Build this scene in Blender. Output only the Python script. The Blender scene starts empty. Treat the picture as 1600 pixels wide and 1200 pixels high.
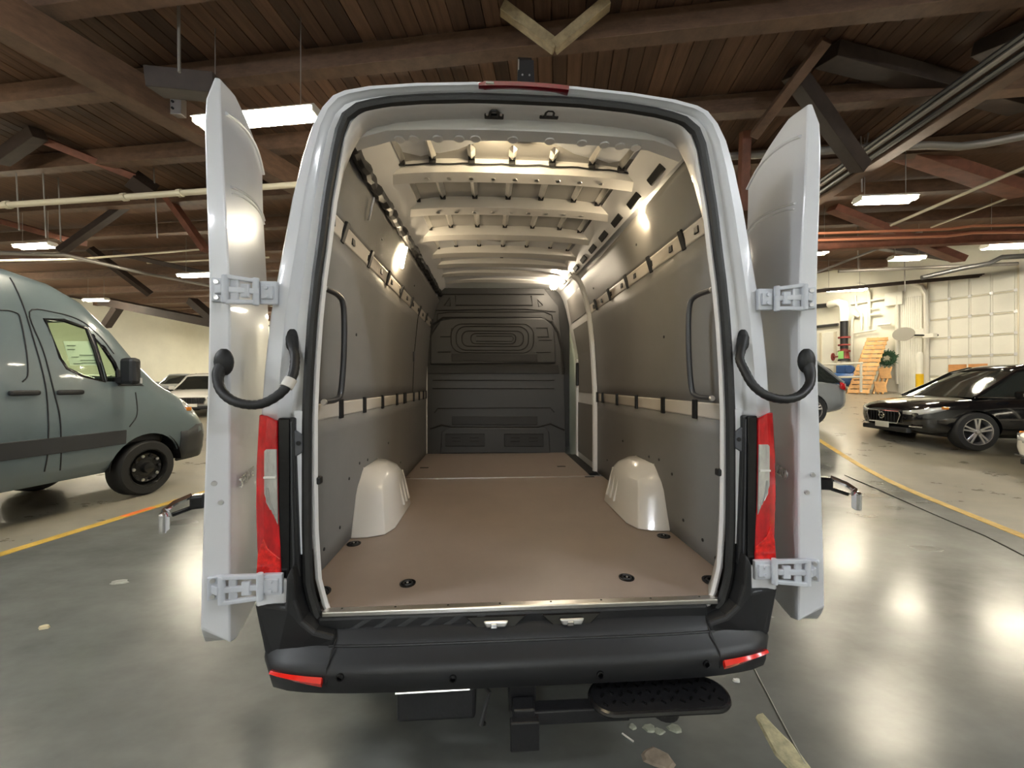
import bpy, bmesh, math, random
from mathutils import Vector, Matrix
random.seed(7)
R = math.radians
scene = bpy.context.scene
COL = scene.collection

# ------------------------------------------------------------------ camera, world, exposure
FPX, EYE = 600.0, 1.5                       # focal length in pixels of a 1600x1200 frame, eye height
cam_d = bpy.data.cameras.new('camera'); cam = bpy.data.objects.new('camera', cam_d); COL.objects.link(cam)
cam_d.sensor_width = 36.0; cam_d.lens = 36.0 * FPX / 1600.0; cam_d.clip_start = 0.02; cam_d.clip_end = 200
cam.location = (0, 0, EYE); cam.rotation_euler = (R(90), 0, 0)
scene.camera = cam
world = bpy.data.worlds.new('world'); scene.world = world; world.use_nodes = True
world.node_tree.nodes['Background'].inputs[0].default_value = (0.9, 0.95, 1.0, 1)
world.node_tree.nodes['Background'].inputs[1].default_value = 0.05
vs = scene.view_settings
vs.view_transform = 'Standard'; vs.look = 'None'; vs.gamma = 1; vs.use_curve_mapping = False; vs.exposure = 1.62
LAMP_FRONT, LAMP_BACK = 42.0, 80.0           # emission of the tube lamps ahead of the camera and of the unseen ones assumed behind it

# ------------------------------------------------------------------ materials
MATS = {}
def mat(name, col, rough=0.5, metal=0.0, var=0.0, scale=6.0, bump=0.0, bscale=40.0, coat=0.0, rnd=0.0,
        emit=None, estr=0.0, trans=0.0, alpha=1.0, spec=0.5, stretch=(1, 1, 1), rvar=0.0, coat_rough=0.05, col2=None):
    if name in MATS: return MATS[name]
    m = bpy.data.materials.new(name); m.use_nodes = True
    nt = m.node_tree; N = nt.nodes; L = nt.links; b = N['Principled BSDF']
    b.inputs['Base Color'].default_value = (*col, 1); b.inputs['Roughness'].default_value = rough
    b.inputs['Metallic'].default_value = metal; b.inputs['Specular IOR Level'].default_value = spec
    b.inputs['Coat Weight'].default_value = coat; b.inputs['Coat Roughness'].default_value = coat_rough
    b.inputs['Transmission Weight'].default_value = trans; b.inputs['Alpha'].default_value = alpha
    if emit:
        b.inputs['Emission Color'].default_value = (*emit, 1); b.inputs['Emission Strength'].default_value = estr
    if var or bump or rnd or rvar:
        tc = N.new('ShaderNodeTexCoord'); mp = N.new('ShaderNodeMapping'); L.new(tc.outputs['Object'], mp.inputs[0])
        mp.inputs['Scale'].default_value = stretch
        if rnd:
            oi = N.new('ShaderNodeObjectInfo'); L.new(oi.outputs['Random'], mp.inputs['Location'])
    if var or rnd:
        nz = N.new('ShaderNodeTexNoise'); nz.inputs['Scale'].default_value = scale; nz.inputs['Detail'].default_value = 6
        nz.inputs['Roughness'].default_value = 0.65
        L.new(mp.outputs[0], nz.inputs['Vector'])
        rp = N.new('ShaderNodeValToRGB'); L.new(nz.outputs['Fac'], rp.inputs[0])
        c2 = col2 or tuple(min(1, c * (1 + var)) for c in col)
        rp.color_ramp.elements[0].color = (*[c * (1 - var) for c in col], 1); rp.color_ramp.elements[0].position = 0.3
        rp.color_ramp.elements[1].color = (*c2, 1); rp.color_ramp.elements[1].position = 0.7
        out = rp.outputs[0]
        if rnd:
            mx = N.new('ShaderNodeHueSaturation'); L.new(out, mx.inputs['Color'])
            ma = N.new('ShaderNodeMath'); ma.operation = 'MULTIPLY_ADD'; L.new(oi.outputs['Random'], ma.inputs[0])
            ma.inputs[1].default_value = rnd * 2; ma.inputs[2].default_value = 1 - rnd; L.new(ma.outputs[0], mx.inputs['Value'])
            out = mx.outputs[0]
        L.new(out, b.inputs['Base Color'])
        if rvar:
            mr = N.new('ShaderNodeMapRange'); L.new(nz.outputs['Fac'], mr.inputs[0])
            mr.inputs[3].default_value = max(0.02, rough - rvar); mr.inputs[4].default_value = rough + rvar
            L.new(mr.outputs[0], b.inputs['Roughness'])
    if bump:
        n2 = N.new('ShaderNodeTexNoise'); n2.inputs['Scale'].default_value = bscale; n2.inputs['Detail'].default_value = 4
        L.new(mp.outputs[0], n2.inputs['Vector'])
        bp = N.new('ShaderNodeBump'); bp.inputs['Strength'].default_value = bump; bp.inputs['Distance'].default_value = 0.01
        L.new(n2.outputs['Fac'], bp.inputs['Height']); L.new(bp.outputs[0], b.inputs['Normal'])
    MATS[name] = m; return m

white_paint = mat('white_paint', (0.76, 0.775, 0.80), 0.3, coat=0.6, coat_rough=0.06)
white_inner = mat('white_inner_paint', (0.78, 0.775, 0.77), 0.32, coat=0.3)
arch_white = mat('arch_white', (0.74, 0.71, 0.66), 0.2, coat=0.5)
panel_grey = mat('panel_grey', (0.21, 0.20, 0.188), 0.5, var=0.04, scale=3, bump=0.02, bscale=300)
floor_ply = mat('floor_ply', (0.29, 0.232, 0.195), 0.42, var=0.10, scale=2.2, bump=0.04, bscale=500, rvar=0.08)
blk_plastic = mat('black_plastic', (0.012, 0.0125, 0.0135), 0.48, bump=0.05, bscale=600)
blk_gloss = mat('black_gloss', (0.006, 0.006, 0.007), 0.15)
blk_rubber = mat('black_rubber', (0.012, 0.012, 0.012), 0.55, bump=0.1, bscale=200)
seal_rubber = mat('seal_rubber', (0.02, 0.02, 0.019), 0.5, bump=0.15, bscale=150)
dark_iron = mat('dark_iron', (0.010, 0.010, 0.011), 0.4, bump=0.1, bscale=80)
bulk_grey = mat('bulkhead_grey', (0.045, 0.046, 0.048), 0.5, bump=0.06, bscale=400)
bulk_dark = mat('bulkhead_groove', (0.010, 0.010, 0.010), 0.6)
bulk_band = mat('bulkhead_band', (0.024, 0.024, 0.025), 0.6)
alu = mat('aluminium', (0.75, 0.73, 0.70), 0.28, 1.0, var=0.06, scale=20)
galv = mat('galvanised', (0.62, 0.62, 0.62), 0.35, 0.9)
rail_paint = mat('rail_paint', (0.55, 0.50, 0.43), 0.4)
chrome = mat('chrome', (0.85, 0.85, 0.87), 0.08, 1.0)
steel_dark = mat('handle_grey', (0.08, 0.082, 0.088), 0.35, 0.5)
hinge_paint = mat('hinge_paint', (0.62, 0.65, 0.70), 0.35, coat=0.3)
red_lens = mat('red_lens', (0.50, 0.006, 0.010), 0.1, coat=1.0, var=0.45, scale=22, stretch=(1, 1, .4))
red_third = mat('red_high_lens', (0.22, 0.004, 0.010), 0.12, coat=1.0)
red_refl = mat('red_reflector', (0.80, 0.02, 0.012), 0.15, coat=1.0)
clear_lens = mat('clear_lens', (0.60, 0.59, 0.54), 0.12, 0.35, coat=1.0, var=0.3, scale=30, stretch=(1, 1, .3))
grey_bracket = mat('grey_bracket', (0.10, 0.105, 0.115), 0.5)
white_clip = mat('white_clip', (0.75, 0.72, 0.66), 0.5)
yellow_paint = mat('yellow_paint', (0.62, 0.38, 0.04), 0.5, var=0.3, scale=7, col2=(0.72, 0.47, 0.10))
concrete = mat('concrete', (0.30, 0.275, 0.215), 0.30, var=0.22, scale=1.6, bump=0.05, bscale=9, rvar=0.10, stretch=(1, 1.6, 1))
epoxy = mat('epoxy_floor', (0.150, 0.152, 0.138), 0.23, var=0.3, scale=0.8, bump=0.035, bscale=7, rvar=0.12, stretch=(1, 1.6, 1))
plank_wood = mat('plank_wood', (0.105, 0.054, 0.030), 0.7, var=0.35, scale=3, stretch=(4, .35, 4), rnd=0.45, bump=0.15, bscale=12)
beam_wood = mat('beam_wood', (0.115, 0.064, 0.038), 0.65, var=0.32, scale=4, stretch=(1.2, 1.2, 3), bump=0.15, bscale=14)
red_wood = mat('red_wood', (0.17, 0.062, 0.036), 0.65, var=0.3, scale=4, bump=0.1, bscale=14)
dark_wood = mat('dark_wood', (0.035, 0.022, 0.016), 0.7, var=0.3, scale=4, bump=0.1, bscale=14)
pale_wood = mat('pale_wood', (0.30, 0.23, 0.13), 0.65, var=0.35, scale=8, bump=0.1, bscale=20)
pallet_wood = mat('pallet_wood', (0.58, 0.33, 0.13), 0.7, var=0.25, scale=6, rnd=0.15)
ply_orange = mat('orange_ply', (0.55, 0.25, 0.08), 0.6, var=0.2, scale=3)
wall_paint = mat('wall_paint', (0.70, 0.68, 0.57), 0.55, var=0.05, scale=1.2)
wall_white = mat('door_white', (0.74, 0.73, 0.65), 0.45, var=0.04, scale=2)
pipe_white = mat('pipe_white', (0.66, 0.64, 0.56), 0.4)
pipe_cream = mat('pipe_cream', (0.60, 0.55, 0.42), 0.4)
copper = mat('copper_pipe', (0.60, 0.24, 0.14), 0.4, 0.4)
conduit = mat('conduit', (0.10, 0.10, 0.10), 0.35, 0.6)
rod_grey = mat('rod_grey', (0.30, 0.28, 0.26), 0.5, 0.5)
blue_paint = mat('blue_grey_paint', (0.125, 0.165, 0.180), 0.3, coat=0.7)
clad_grey = mat('cladding_grey', (0.035, 0.037, 0.04), 0.55)
tyre = mat('tyre', (0.013, 0.013, 0.013), 0.6, bump=0.1, bscale=60)
blk_paint = mat('black_paint', (0.006, 0.006, 0.007), 0.12, coat=1.0)
car_white = mat('car_white', (0.78, 0.76, 0.70), 0.25, coat=0.8)
car_silver = mat('car_silver', (0.30, 0.32, 0.33), 0.3, 0.3, coat=0.8)
alloy = mat('alloy', (0.72, 0.72, 0.72), 0.22, 0.9)
black_rim = mat('black_rim', (0.012, 0.012, 0.012), 0.25)
glass = mat('car_glass', (0.02, 0.024, 0.022), 0.05, coat=0.5)
clear_glass = bpy.data.materials.new('green_glass'); clear_glass.use_nodes = True
nt = clear_glass.node_tree; nt.nodes.remove(nt.nodes['Principled BSDF'])
tr_ = nt.nodes.new('ShaderNodeBsdfTransparent'); tr_.inputs[0].default_value = (.91, .97, .89, 1)
gl_ = nt.nodes.new('ShaderNodeBsdfGlossy'); gl_.inputs['Roughness'].default_value = .03; fr_ = nt.nodes.new('ShaderNodeValue'); fr_.outputs[0].default_value = .06
mx_ = nt.nodes.new('ShaderNodeMixShader'); nt.links.new(fr_.outputs[0], mx_.inputs[0]); nt.links.new(tr_.outputs[0], mx_.inputs[1]); nt.links.new(gl_.outputs[0], mx_.inputs[2])
nt.links.new(mx_.outputs[0], nt.nodes['Material Output'].inputs[0])
paper = mat('paper_sheet', (0.85, 0.88, 0.82), 0.6)
ink = mat('ink', (0.10, 0.14, 0.10), 0.7)
head_lens = mat('head_lens', (0.62, 0.62, 0.60), 0.1, 0.3, coat=1.0)
amber = mat('amber_lens', (0.75, 0.25, 0.03), 0.15, coat=1.0)
wreath_g = mat('wreath_green', (0.03, 0.085, 0.04), 0.7, var=0.5, scale=30)
safety_y = mat('bollard_yellow', (0.80, 0.50, 0.01), 0.4)
blue_eq = mat('blue_equipment', (0.03, 0.09, 0.26), 0.4)
red_eq = mat('red_equipment', (0.24, 0.03, 0.025), 0.5)
green_tag = mat('green_tag', (0.28, 0.62, 0.18), 0.5)
grey_back = mat('sign_back_grey', (0.34, 0.33, 0.29), 0.5, 0.3)
debris_m = mat('debris', (0.55, 0.47, 0.30), 0.7)
stain_m = mat('floor_stain', (0.05, 0.05, 0.045), 0.3, var=0.4, scale=4)
tag_orange = mat('orange_mark', (0.75, 0.18, 0.03), 0.5)
lamp_f = mat('lamp_tube_warm', (1, 1, 1), 0.5, emit=(1.0, 0.90, 0.70), estr=LAMP_FRONT)
lamp_assumed = mat('lamp_tube_assumed', (1, 1, 1), 0.5, emit=(0.90, 0.95, 1.0), estr=LAMP_BACK)
lamp_i = mat('van_lamp_warm', (1, 1, 1), 0.5, emit=(1.0, 0.84, 0.62), estr=60.0)
lamp_s = mat('van_strip_warm', (1, 1, 1), 0.5, emit=(1.0, 0.80, 0.52), estr=80.0)
lamp_house = mat('lamp_housing', (0.70, 0.68, 0.62), 0.45)

# ------------------------------------------------------------------ mesh helpers
class MB:
    def __init__(s): s.v = []; s.f = []
    def add(s, vs_, fs):
        o = len(s.v); s.v += [tuple(v) for v in vs_]; s.f += [tuple(i + o for i in f) for f in fs]; return s
    def box(s, c, size, M=None):
        hx, hy, hz = (a / 2 for a in size); c = Vector(c)
        vs_ = [Vector((x, y, z)) for z in (-hz, hz) for y in (-hy, hy) for x in (-hx, hx)]
        if M is not None: vs_ = [M @ v for v in vs_]
        return s.add([v + c for v in vs_], [(0, 2, 3, 1), (4, 5, 7, 6), (0, 1, 5, 4), (2, 6, 7, 3), (0, 4, 6, 2), (1, 3, 7, 5)])
    def bar(s, p0, p1, w, h, up=(0, 0, 1)):
        p0, p1 = Vector(p0), Vector(p1); d = (p1 - p0); ln = d.length; d.normalize()
        sx = d.cross(Vector(up))
        if sx.length < 1e-4: sx = Vector((1, 0, 0))
        sx.normalize(); u = sx.cross(d)
        M = Matrix((sx, d, u)).transposed()
        return s.box((p0 + p1) / 2, (w, ln, h), M)
    def tube(s, pts, r, n=8, closed=False, flat=1.0, cap=True):
        pts = [Vector(p) for p in pts]; k = len(pts)
        rs = r if isinstance(r, (list, tuple)) else [r] * k
        rings = []; prev = None
        for i in range(k):
            a = pts[i - 1] if (i > 0 or closed) else pts[i]; b = pts[(i + 1) % k] if (i < k - 1 or closed) else pts[i]
            t = (b - a).normalized()
            if prev is None:
                ref = Vector((0, 0, 1)) if abs(t.z) < 0.9 else Vector((1, 0, 0)); x = t.cross(ref).normalized()
            else:
                x = (prev - t * prev.dot(t)).normalized()
            prev = x; y = t.cross(x)
            rings.append([pts[i] + (x * math.cos(q) + y * math.sin(q) * flat) * rs[i] for q in [2 * math.pi * j / n for j in range(n)]])
        return s.loft(rings, True, cap and not closed, closed)
    def loft(s, rings, ring_closed=True, cap=False, loop=False):
        o = len(s.v); n = len(rings[0])
        for r_ in rings: s.v += [tuple(p) for p in r_]
        k = len(rings)
        for i in range(k if loop else k - 1):
            a, b = o + i * n, o + ((i + 1) % k) * n
            for j in range(n if ring_closed else n - 1):
                s.f.append((a + j, a + (j + 1) % n, b + (j + 1) % n, b + j))
        if cap:
            s.f.append(tuple(range(o + n - 1, o - 1, -1))); s.f.append(tuple(range(o + (k - 1) * n, o + k * n)))
        return s
    def prism(s, poly, vec):
        vec = Vector(vec); p = [Vector(q) for q in poly]
        return s.loft([p, [q + vec for q in p]], True, True)
    def lathe(s, prof, c, axis, n=24, closed=False):
        ax = Vector(axis).normalized(); ref = Vector((0, 0, 1)) if abs(ax.z) < .9 else Vector((1, 0, 0))
        x = ax.cross(ref).normalized(); y = ax.cross(x); c = Vector(c)
        rings = [[c + ax * h + (x * math.cos(q) + y * math.sin(q)) * r_ for q in [2 * math.pi * j / n for j in range(n)]] for r_, h in prof]
        return s.loft(rings, True, not closed, closed)
    def ball(s, c, r, n=10, sc=(1, 1, 1)):
        rings = []
        for i in range(1, n):
            a = math.pi * i / n
            rings.append([(c[0] + r * sc[0] * math.sin(a) * math.cos(q), c[1] + r * sc[1] * math.sin(a) * math.sin(q), c[2] + r * sc[2] * math.cos(a)) for q in [2 * math.pi * j / (n + 4) for j in range(n + 4)]])
        return s.loft(rings, True, True)
    def obj(s, name, m, parent=None, bevel=0.0, smooth=False, off=None, solid=0.0, seg=2):
        me = bpy.data.meshes.new(name)
        vv = s.v if off is None else [(a - off[0], b - off[1], c - off[2]) for a, b, c in s.v]
        me.from_pydata(vv, [], s.f); me.validate()
        bm = bmesh.new(); bm.from_mesh(me); bmesh.ops.recalc_face_normals(bm, faces=bm.faces); bm.to_mesh(me); bm.free()
        me.materials.append(m)
        if smooth:
            me.polygons.foreach_set('use_smooth', [True] * len(me.polygons))
            me.set_sharp_from_angle(angle=R(40))
        o = bpy.data.objects.new(name, me); COL.objects.link(o)
        if parent: o.parent = parent
        if solid:
            md = o.modifiers.new('solid', 'SOLIDIFY'); md.thickness = solid; md.offset = -1
        if bevel:
            md = o.modifiers.new('bevel', 'BEVEL'); md.width = bevel; md.segments = seg; md.limit_method = 'ANGLE'; md.angle_limit = R(35)
        return o

def tag(o, label, cat, group=None):
    o['label'] = label; o['category'] = cat
    if group: o['group'] = group
    return o
def thing(name, label, cat, loc=(0, 0, 0), rz=0.0, group=None):
    o = bpy.data.objects.new(name, None); COL.objects.link(o); o.location = loc; o.rotation_euler = (0, 0, rz)
    o.empty_display_size = 0.2
    return tag(o, label, cat, group)
def struct(o): o['kind'] = 'structure'; return o
def inst(src, parent, M=None):
    c = src.copy(); COL.objects.link(c); c.parent = parent
    if M is not None: c.matrix_local = M
    return c

class Fr:                                    # a local frame: turns a measured picture point on a known local plane into metres
    def __init__(s, x, y, rz): s.x, s.y, s.a = x, y, rz; s.c, s.s = math.cos(rz), math.sin(rz); s.cam = s.w2l(0, 0)
    def w2l(s, X, Y): dx, dy = X - s.x, Y - s.y; return (dx * s.c + dy * s.s, -dx * s.s + dy * s.c)
    def l2w(s, x, y): return (s.x + x * s.c - y * s.s, s.y + x * s.s + y * s.c)
    def ray(s, px, py): u, v = (px - 800) / FPX, (600 - py) / FPX; return (u * s.c + s.s, -u * s.s + s.c, v)
    def at(s, px, py, x=None, y=None, z=None):
        d = s.ray(px, py)
        t = (x - s.cam[0]) / d[0] if x is not None else (y - s.cam[1]) / d[1] if y is not None else (z - EYE) / d[2]
        return (s.cam[0] + d[0] * t, s.cam[1] + d[1] * t, EYE + d[2] * t)
def P(px, py, d): return Vector(((px - 800) / FPX * d, d, EYE + (600 - py) / FPX * d))
def below(v, h=4.72):                        # keep a fitting under the roof deck
    v = Vector(v); e = Vector((0, 0, EYE)); return v if v.z - EYE <= h else e + (v - e) * (h / (v.z - EYE))
def sstep(a, b, t): t = max(0, min(1, (t - a) / (b - a))); return t * t * (3 - 2 * t)
def floor_z(X, Y):
    right = 0.14 * max(0, Y - 6.0) if Y < 16 else 1.4
    if Y < 7: right = 0.07 * max(0, Y - 5.0) ** 2 / 2
    left = 0.031 * max(0, Y - 7.0)
    w = sstep(-1.5, 3.0, X); return left * (1 - w) + right * w
def lerp_tab(tab, x):
    if x <= tab[0][0]: return tab[0][1]
    for (a, va), (b, vb) in zip(tab, tab[1:]):
        if x <= b: return va + (vb - va) * (x - a) / (b - a)
    return tab[-1][1]
def smooth_path(pts, n=6):                   # Catmull-Rom through points
    p = [Vector(q) for q in pts]; p = [p[0] * 2 - p[1]] + p + [p[-1] * 2 - p[-2]]; out = []
    for i in range(1, len(p) - 2):
        for k in range(n):
            t = k / n; a, b, c, d = p[i - 1], p[i], p[i + 1], p[i + 2]
            out.append(0.5 * ((2 * b) + (c - a) * t + (2 * a - 5 * b + 4 * c - d) * t * t + (3 * b - a - 3 * c + d) * t ** 3))
    return out + [p[-2]]
def resample(pts, n):
    p = [Vector(q) for q in pts]; L = [0]
    for a, b in zip(p, p[1:]): L.append(L[-1] + (b - a).length)
    out = []; j = 0
    for i in range(n):
        t = L[-1] * i / (n - 1)
        while j < len(p) - 2 and L[j + 1] < t: j += 1
        f = (t - L[j]) / max(1e-9, L[j + 1] - L[j]); out.append(p[j].lerp(p[j + 1], f))
    return out

VAN = Fr(0.14 * math.cos(R(3.34)) - 1.478 * math.sin(R(3.34)), 0.14 * math.sin(R(3.34)) + 1.478 * math.cos(R(3.34)), R(3.34))
BLD = Fr(0, 0, R(-7.0))                      # the building's own axes
def bw(x, y, z): X, Y = BLD.l2w(x, y); return Vector((X, Y, z))
WR = Fr(14.84, 14.0, math.atan2(-0.876, 0.482))   # right wall: local x runs towards the near right, -y faces the room

# ================================================================== THE BUILDING
# floor
def grid(x0, x1, nx, y0, y1, ny, dz, name, m, parent=None, fx=None):
    mb = MB(); rows = []
    for j in range(ny + 1):
        y = y0 + (y1 - y0) * j / ny; row = []
        for i in range(nx + 1):
            t = i / nx; a, b = (x0, x1) if fx is None else fx(y); x = a + (b - a) * t
            row.append((x, y, floor_z(x, y) + dz))
        rows.append(row)
    return mb.loft(rows, False).obj(name, m, parent, smooth=True)
floor = struct(grid(-34, 34, 136, -11, 36, 188, 0, 'floor', concrete))
lineL = lambda y: -4.85 + 0.115 * y
lineR = lambda y: 3.70 + 0.345 * y
grid(0, 1, 60, -11, 8.5, 78, 0.012, 'floor_coating', epoxy, floor, fx=lambda y: (lineL(y), min(lineR(y), 9) if y > -2 else 3.0))
for ln, y0, y1 in ((lineL, -3, 11.5), (lineR, 0.5, 10.5)):
    mb = MB(); rows = []
    for k in range(41):
        y = y0 + (y1 - y0) * k / 40
        rows.append([(ln(y) + dx, y, floor_z(ln(y) + dx, y) + dz) for dx, dz in ((-.06, .0), (-.055, .016), (.055, .016), (.06, .0))])
    mb.loft(rows, False).obj('painted_line', yellow_paint, floor)
MB().bar((lineL(4.3), 4.3, .017), (lineL(4.62), 4.62, .017), .09, .004).obj('paint_patch', tag_orange, floor)
# bits of debris and worn flakes on the floor
def blob(px, py, rx, ry, name, m, label, cat, group=None, h=0.004):
    d = EYE * FPX / (py - 600); X = (px - 800) / FPX * d; z = floor_z(X, d) + .010
    mb = MB(); n = 11
    ring = [(X + rx * math.cos(a) * random.uniform(.7, 1.2), d + ry * math.sin(a) * random.uniform(.7, 1.2), z + .002) for a in [2 * math.pi * i / n for i in range(n)]]
    mb.loft([ring, [(X + (x - X) * .8, d + (y - d) * .8, z + .003 + h) for x, y, _ in ring]], True, True)
    o = mb.obj(name, m, off=(X, d, z)); o.location = (X, d, z); return tag(o, label, cat, group)
blob(69, 984, .035, .02, 'paper_scrap', debris_m, 'small pale paper scrap lying alone on the dark floor beside the yellow line', 'scrap', h=.012)
blob(186, 912, .07, .04, 'worn_patch', mat('worn_grey', (.26, .26, .23), .5, var=.3, scale=30), 'small scuffed pale patch on the grey floor left of the van door', 'floor patch')
blob(1445, 859, .16, .08, 'oil_stain', stain_m, 'dark oval oil stain on the floor between the van and the yellow line', 'stain', h=.001)
blob(283, 818, .17, .09, 'oil_stain', stain_m, 'dark oval oil stain on the floor beside the left yellow line', 'stain', h=.001)
for i, (px, py, r_) in enumerate(((1015, 1143, .03), (1030, 1148, .025), (1055, 1143, .035), (988, 1140, .018))):
    blob(px, py, r_, r_ * .8, 'paint_flake', mat('flake', (.30, .31, .24), .6, var=.3, scale=20), 'pale worn flake on the floor under the step pad', 'flake', 'worn flakes under the step')
blob(1030, 1190, .06, .05, 'worn_patch', mat('flake_b', (.30, .24, .18), .6, var=.3, scale=20), 'tan worn patch on the floor in front of the step pad', 'floor patch')
blob(1222, 1170, .05, .16, 'worn_patch', mat('flake_c', (.50, .46, .28), .6, var=.4, scale=25), 'long flaked pale patch beside the floor seam', 'floor patch')
blob(1151, 1068, .02, .012, 'paper_scrap', mat('scrapw', (.8, .8, .76), .6), 'tiny white scrap on the floor beyond the step pad', 'scrap', h=.008)
def fl(px, py, dz=.014): d = EYE * FPX / (py - 600); return ((px - 800) / FPX * d, d, floor_z((px - 800) / FPX * d, d) + dz)
tag(MB().bar(fl(972, 1151), fl(990, 1164), .006, .004).obj('wire_offcut', white_clip, off=(0, 0, 0)), 'short pale wire offcut lying on the floor under the step', 'wire')
MB().tube([fl(1176, 1044), fl(1215, 1120), fl(1258, 1200)], .004, 6).obj('floor_seam', mat('seam_pale', (.36, .36, .30), .5), floor)
MB().tube([fl(1320, 748), fl(1370, 766), fl(1460, 806), fl(1540, 840), fl(1600, 871)], .008, 6).obj('floor_crack', mat('crack_dark', (.05, .048, .04), .6), floor)

# walls
HC = 6.32
def wall(name, p0, p1, z0, z1, m, t=.25):
    p0, p1 = Vector(p0), Vector(p1); d = (p1 - p0); n = Vector((-d.y, d.x)).normalized() * t
    mb = MB().prism([(p0.x, p0.y, z0), (p1.x, p1.y, z0), (p1.x, p1.y, z1), (p0.x, p0.y, z1)], (n.x, n.y, 0))
    return struct(mb.obj(name, m))
wl = [bw(-27, 27, 0).xy, bw(12.0, 27, 0).xy]
wall_back = wall('wall_back', wl[0], wl[1], -.3, HC, wall_paint, .25)
wall_left = wall('wall_left', bw(-27, -9, 0).xy, bw(-27, 27, 0).xy, -.3, HC, wall_paint, .25)
wall_front = wall('wall_front', bw(26, -9, 0).xy, bw(-27, -9, 0).xy, -.3, HC, wall_paint, .25)
a_, b_ = WR.l2w(-14.5, 0), WR.l2w(26, 0)
wall_right = wall('wall_right', b_, a_, -.3, HC, wall_paint, -.25)
# back wall ledge, pipes
for px, py, r_, m in ((200, 503, .06, conduit), (200, 531, .05, pipe_cream)):
    z = EYE + (600 - py) / FPX * 27.5
    MB().tube([bw(-26, 26.8, z), bw(10, 26.8, z)], r_, 8).obj('wall_pipe', m, wall_back)
for k in range(7):
    MB().prism([bw(-22 + k * 4.1, 26.98, 4.2), bw(-21.4 + k * 4.1, 26.98, 4.2), bw(-21.7 + k * 4.1, 26.98, 3.8)], (0, -.18, 0)).obj('wall_bracket', pipe_cream, wall_back)
for bx in (-17.4, -9.5):
    MB().box(bw(bx, 26.85, HC / 2), (.5, .3, HC), Matrix.Rotation(R(-7), 3, 'Z')).obj('wall_pilaster', wall_paint, wall_back, bevel=.01)

# ceiling deck with single planks near, joists, trusses
CZ = 6.34
mb = MB(); c4 = [bw(-28, -10, CZ + .05), bw(30, -10, CZ + .05), bw(30, 28, CZ + .05), bw(-28, 28, CZ + .05)]
ceiling = struct(mb.prism(c4, (0, 0, .1)).obj('ceiling', plank_wood))
pm = MB().box((0, 0, 0), (.212, 3.28, .03)).obj('plank', plank_wood, ceiling, bevel=.004, seg=1)
first = True
for row, y0 in enumerate((2.2, 5.5)):
    for i in range(118):
        x = -12.2 + i * .222
        X = bw(x, y0 + 1.65, CZ + .02 + random.uniform(-.006, .006))
        M = Matrix.Translation(X) @ Matrix.Rotation(R(-7), 4, 'Z')
        if first: pm.matrix_local = M; first = False
        else: inst(pm, ceiling, M)
def beam(name, p0, p1, w, h, m, label, cat='beam', group=None, bevel=.006, up=(0, 0, 1)):
    p0, p1 = Vector(p0), Vector(p1); c = (p0 + p1) / 2
    o = MB().bar(p0, p1, w, h, up).obj(name, m, bevel=bevel, off=c, seg=1); o.location = c
    return tag(o, label, cat, group)
ords = ['nearest to the low lamp over the open van door', 'crossing right above the van roof', 'next behind the one above the van roof']
for k, by in enumerate((3.95, 5.2, 6.85, 8.5, 10.2, 12.0, 14.0, 16.5, 19.0, 22.0, 25.0)):
    x0, x1 = -26.5, min(24, 25 - by * .55)
    if k < 3: beam('ceiling_joist', bw(x0, by, 6.15), bw(x1, by, 6.15), .21, .30, beam_wood, 'brown timber ceiling joist, ' + ords[k], 'joist', 'joists under the plank ceiling')
    else: beam('ceiling_joist', bw(x0, by, 6.15), bw(x1, by, 6.15), .21, .30, beam_wood, 'brown timber ceiling joist far down the hall', 'joist', 'joists under the plank ceiling')
# long beams seen left and right
def pb(pa, ha, pb_, hb):                     # two picture points at given heights above the eye
    (x0, y0), (x1, y1) = pa, pb_
    return P(x0, y0, ha * FPX / (600 - y0)), P(x1, y1, hb * FPX / (600 - y1))
q0, q1 = pb((40, 70), 4.0, (395, 262), 4.0); dq = (q1 - q0).normalized()
beam('roof_girder', q0 - dq * 3 + Vector((0, 0, .18)), q1 + dq * 7 + Vector((0, 0, .20)), .32, .44, beam_wood, 'heavy brown timber girder running above the open left van door', 'beam')
q0, q1 = pb((1270, 322), 4.0, (1600, 108), 4.0); dq = (q1 - q0).normalized()
beam('roof_girder', q0 - dq * 12.5 + Vector((0, 0, .17)), q1 + dq * 6 + Vector((0, 0, .17)), .24, .36, beam_wood, 'long timber girder with black conduits along its side', 'beam')
sx = dq.cross(Vector((0, 0, 1))).normalized()
gc = [(q0 - dq * (-.3)), (q1 + dq * 6)]
side = -sx if (-sx).x < 0 else sx
for k, (off, h, r_, m) in enumerate(((.20, .06, .045, conduit), (.29, .14, .04, rod_grey), (.22, .27, .05, conduit))):
    o = MB().tube([q0 + dq * (-6) + side * off + Vector((0, 0, h)), q1 + dq * 6 + side * off + Vector((0, 0, h))], r_, 8).obj('conduit_run', m, smooth=True)
    tag(o, ['lower black conduit pipe', 'middle grey conduit pipe', 'upper black conduit pipe'][k] + ' along the long timber girder', 'conduit')
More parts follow.
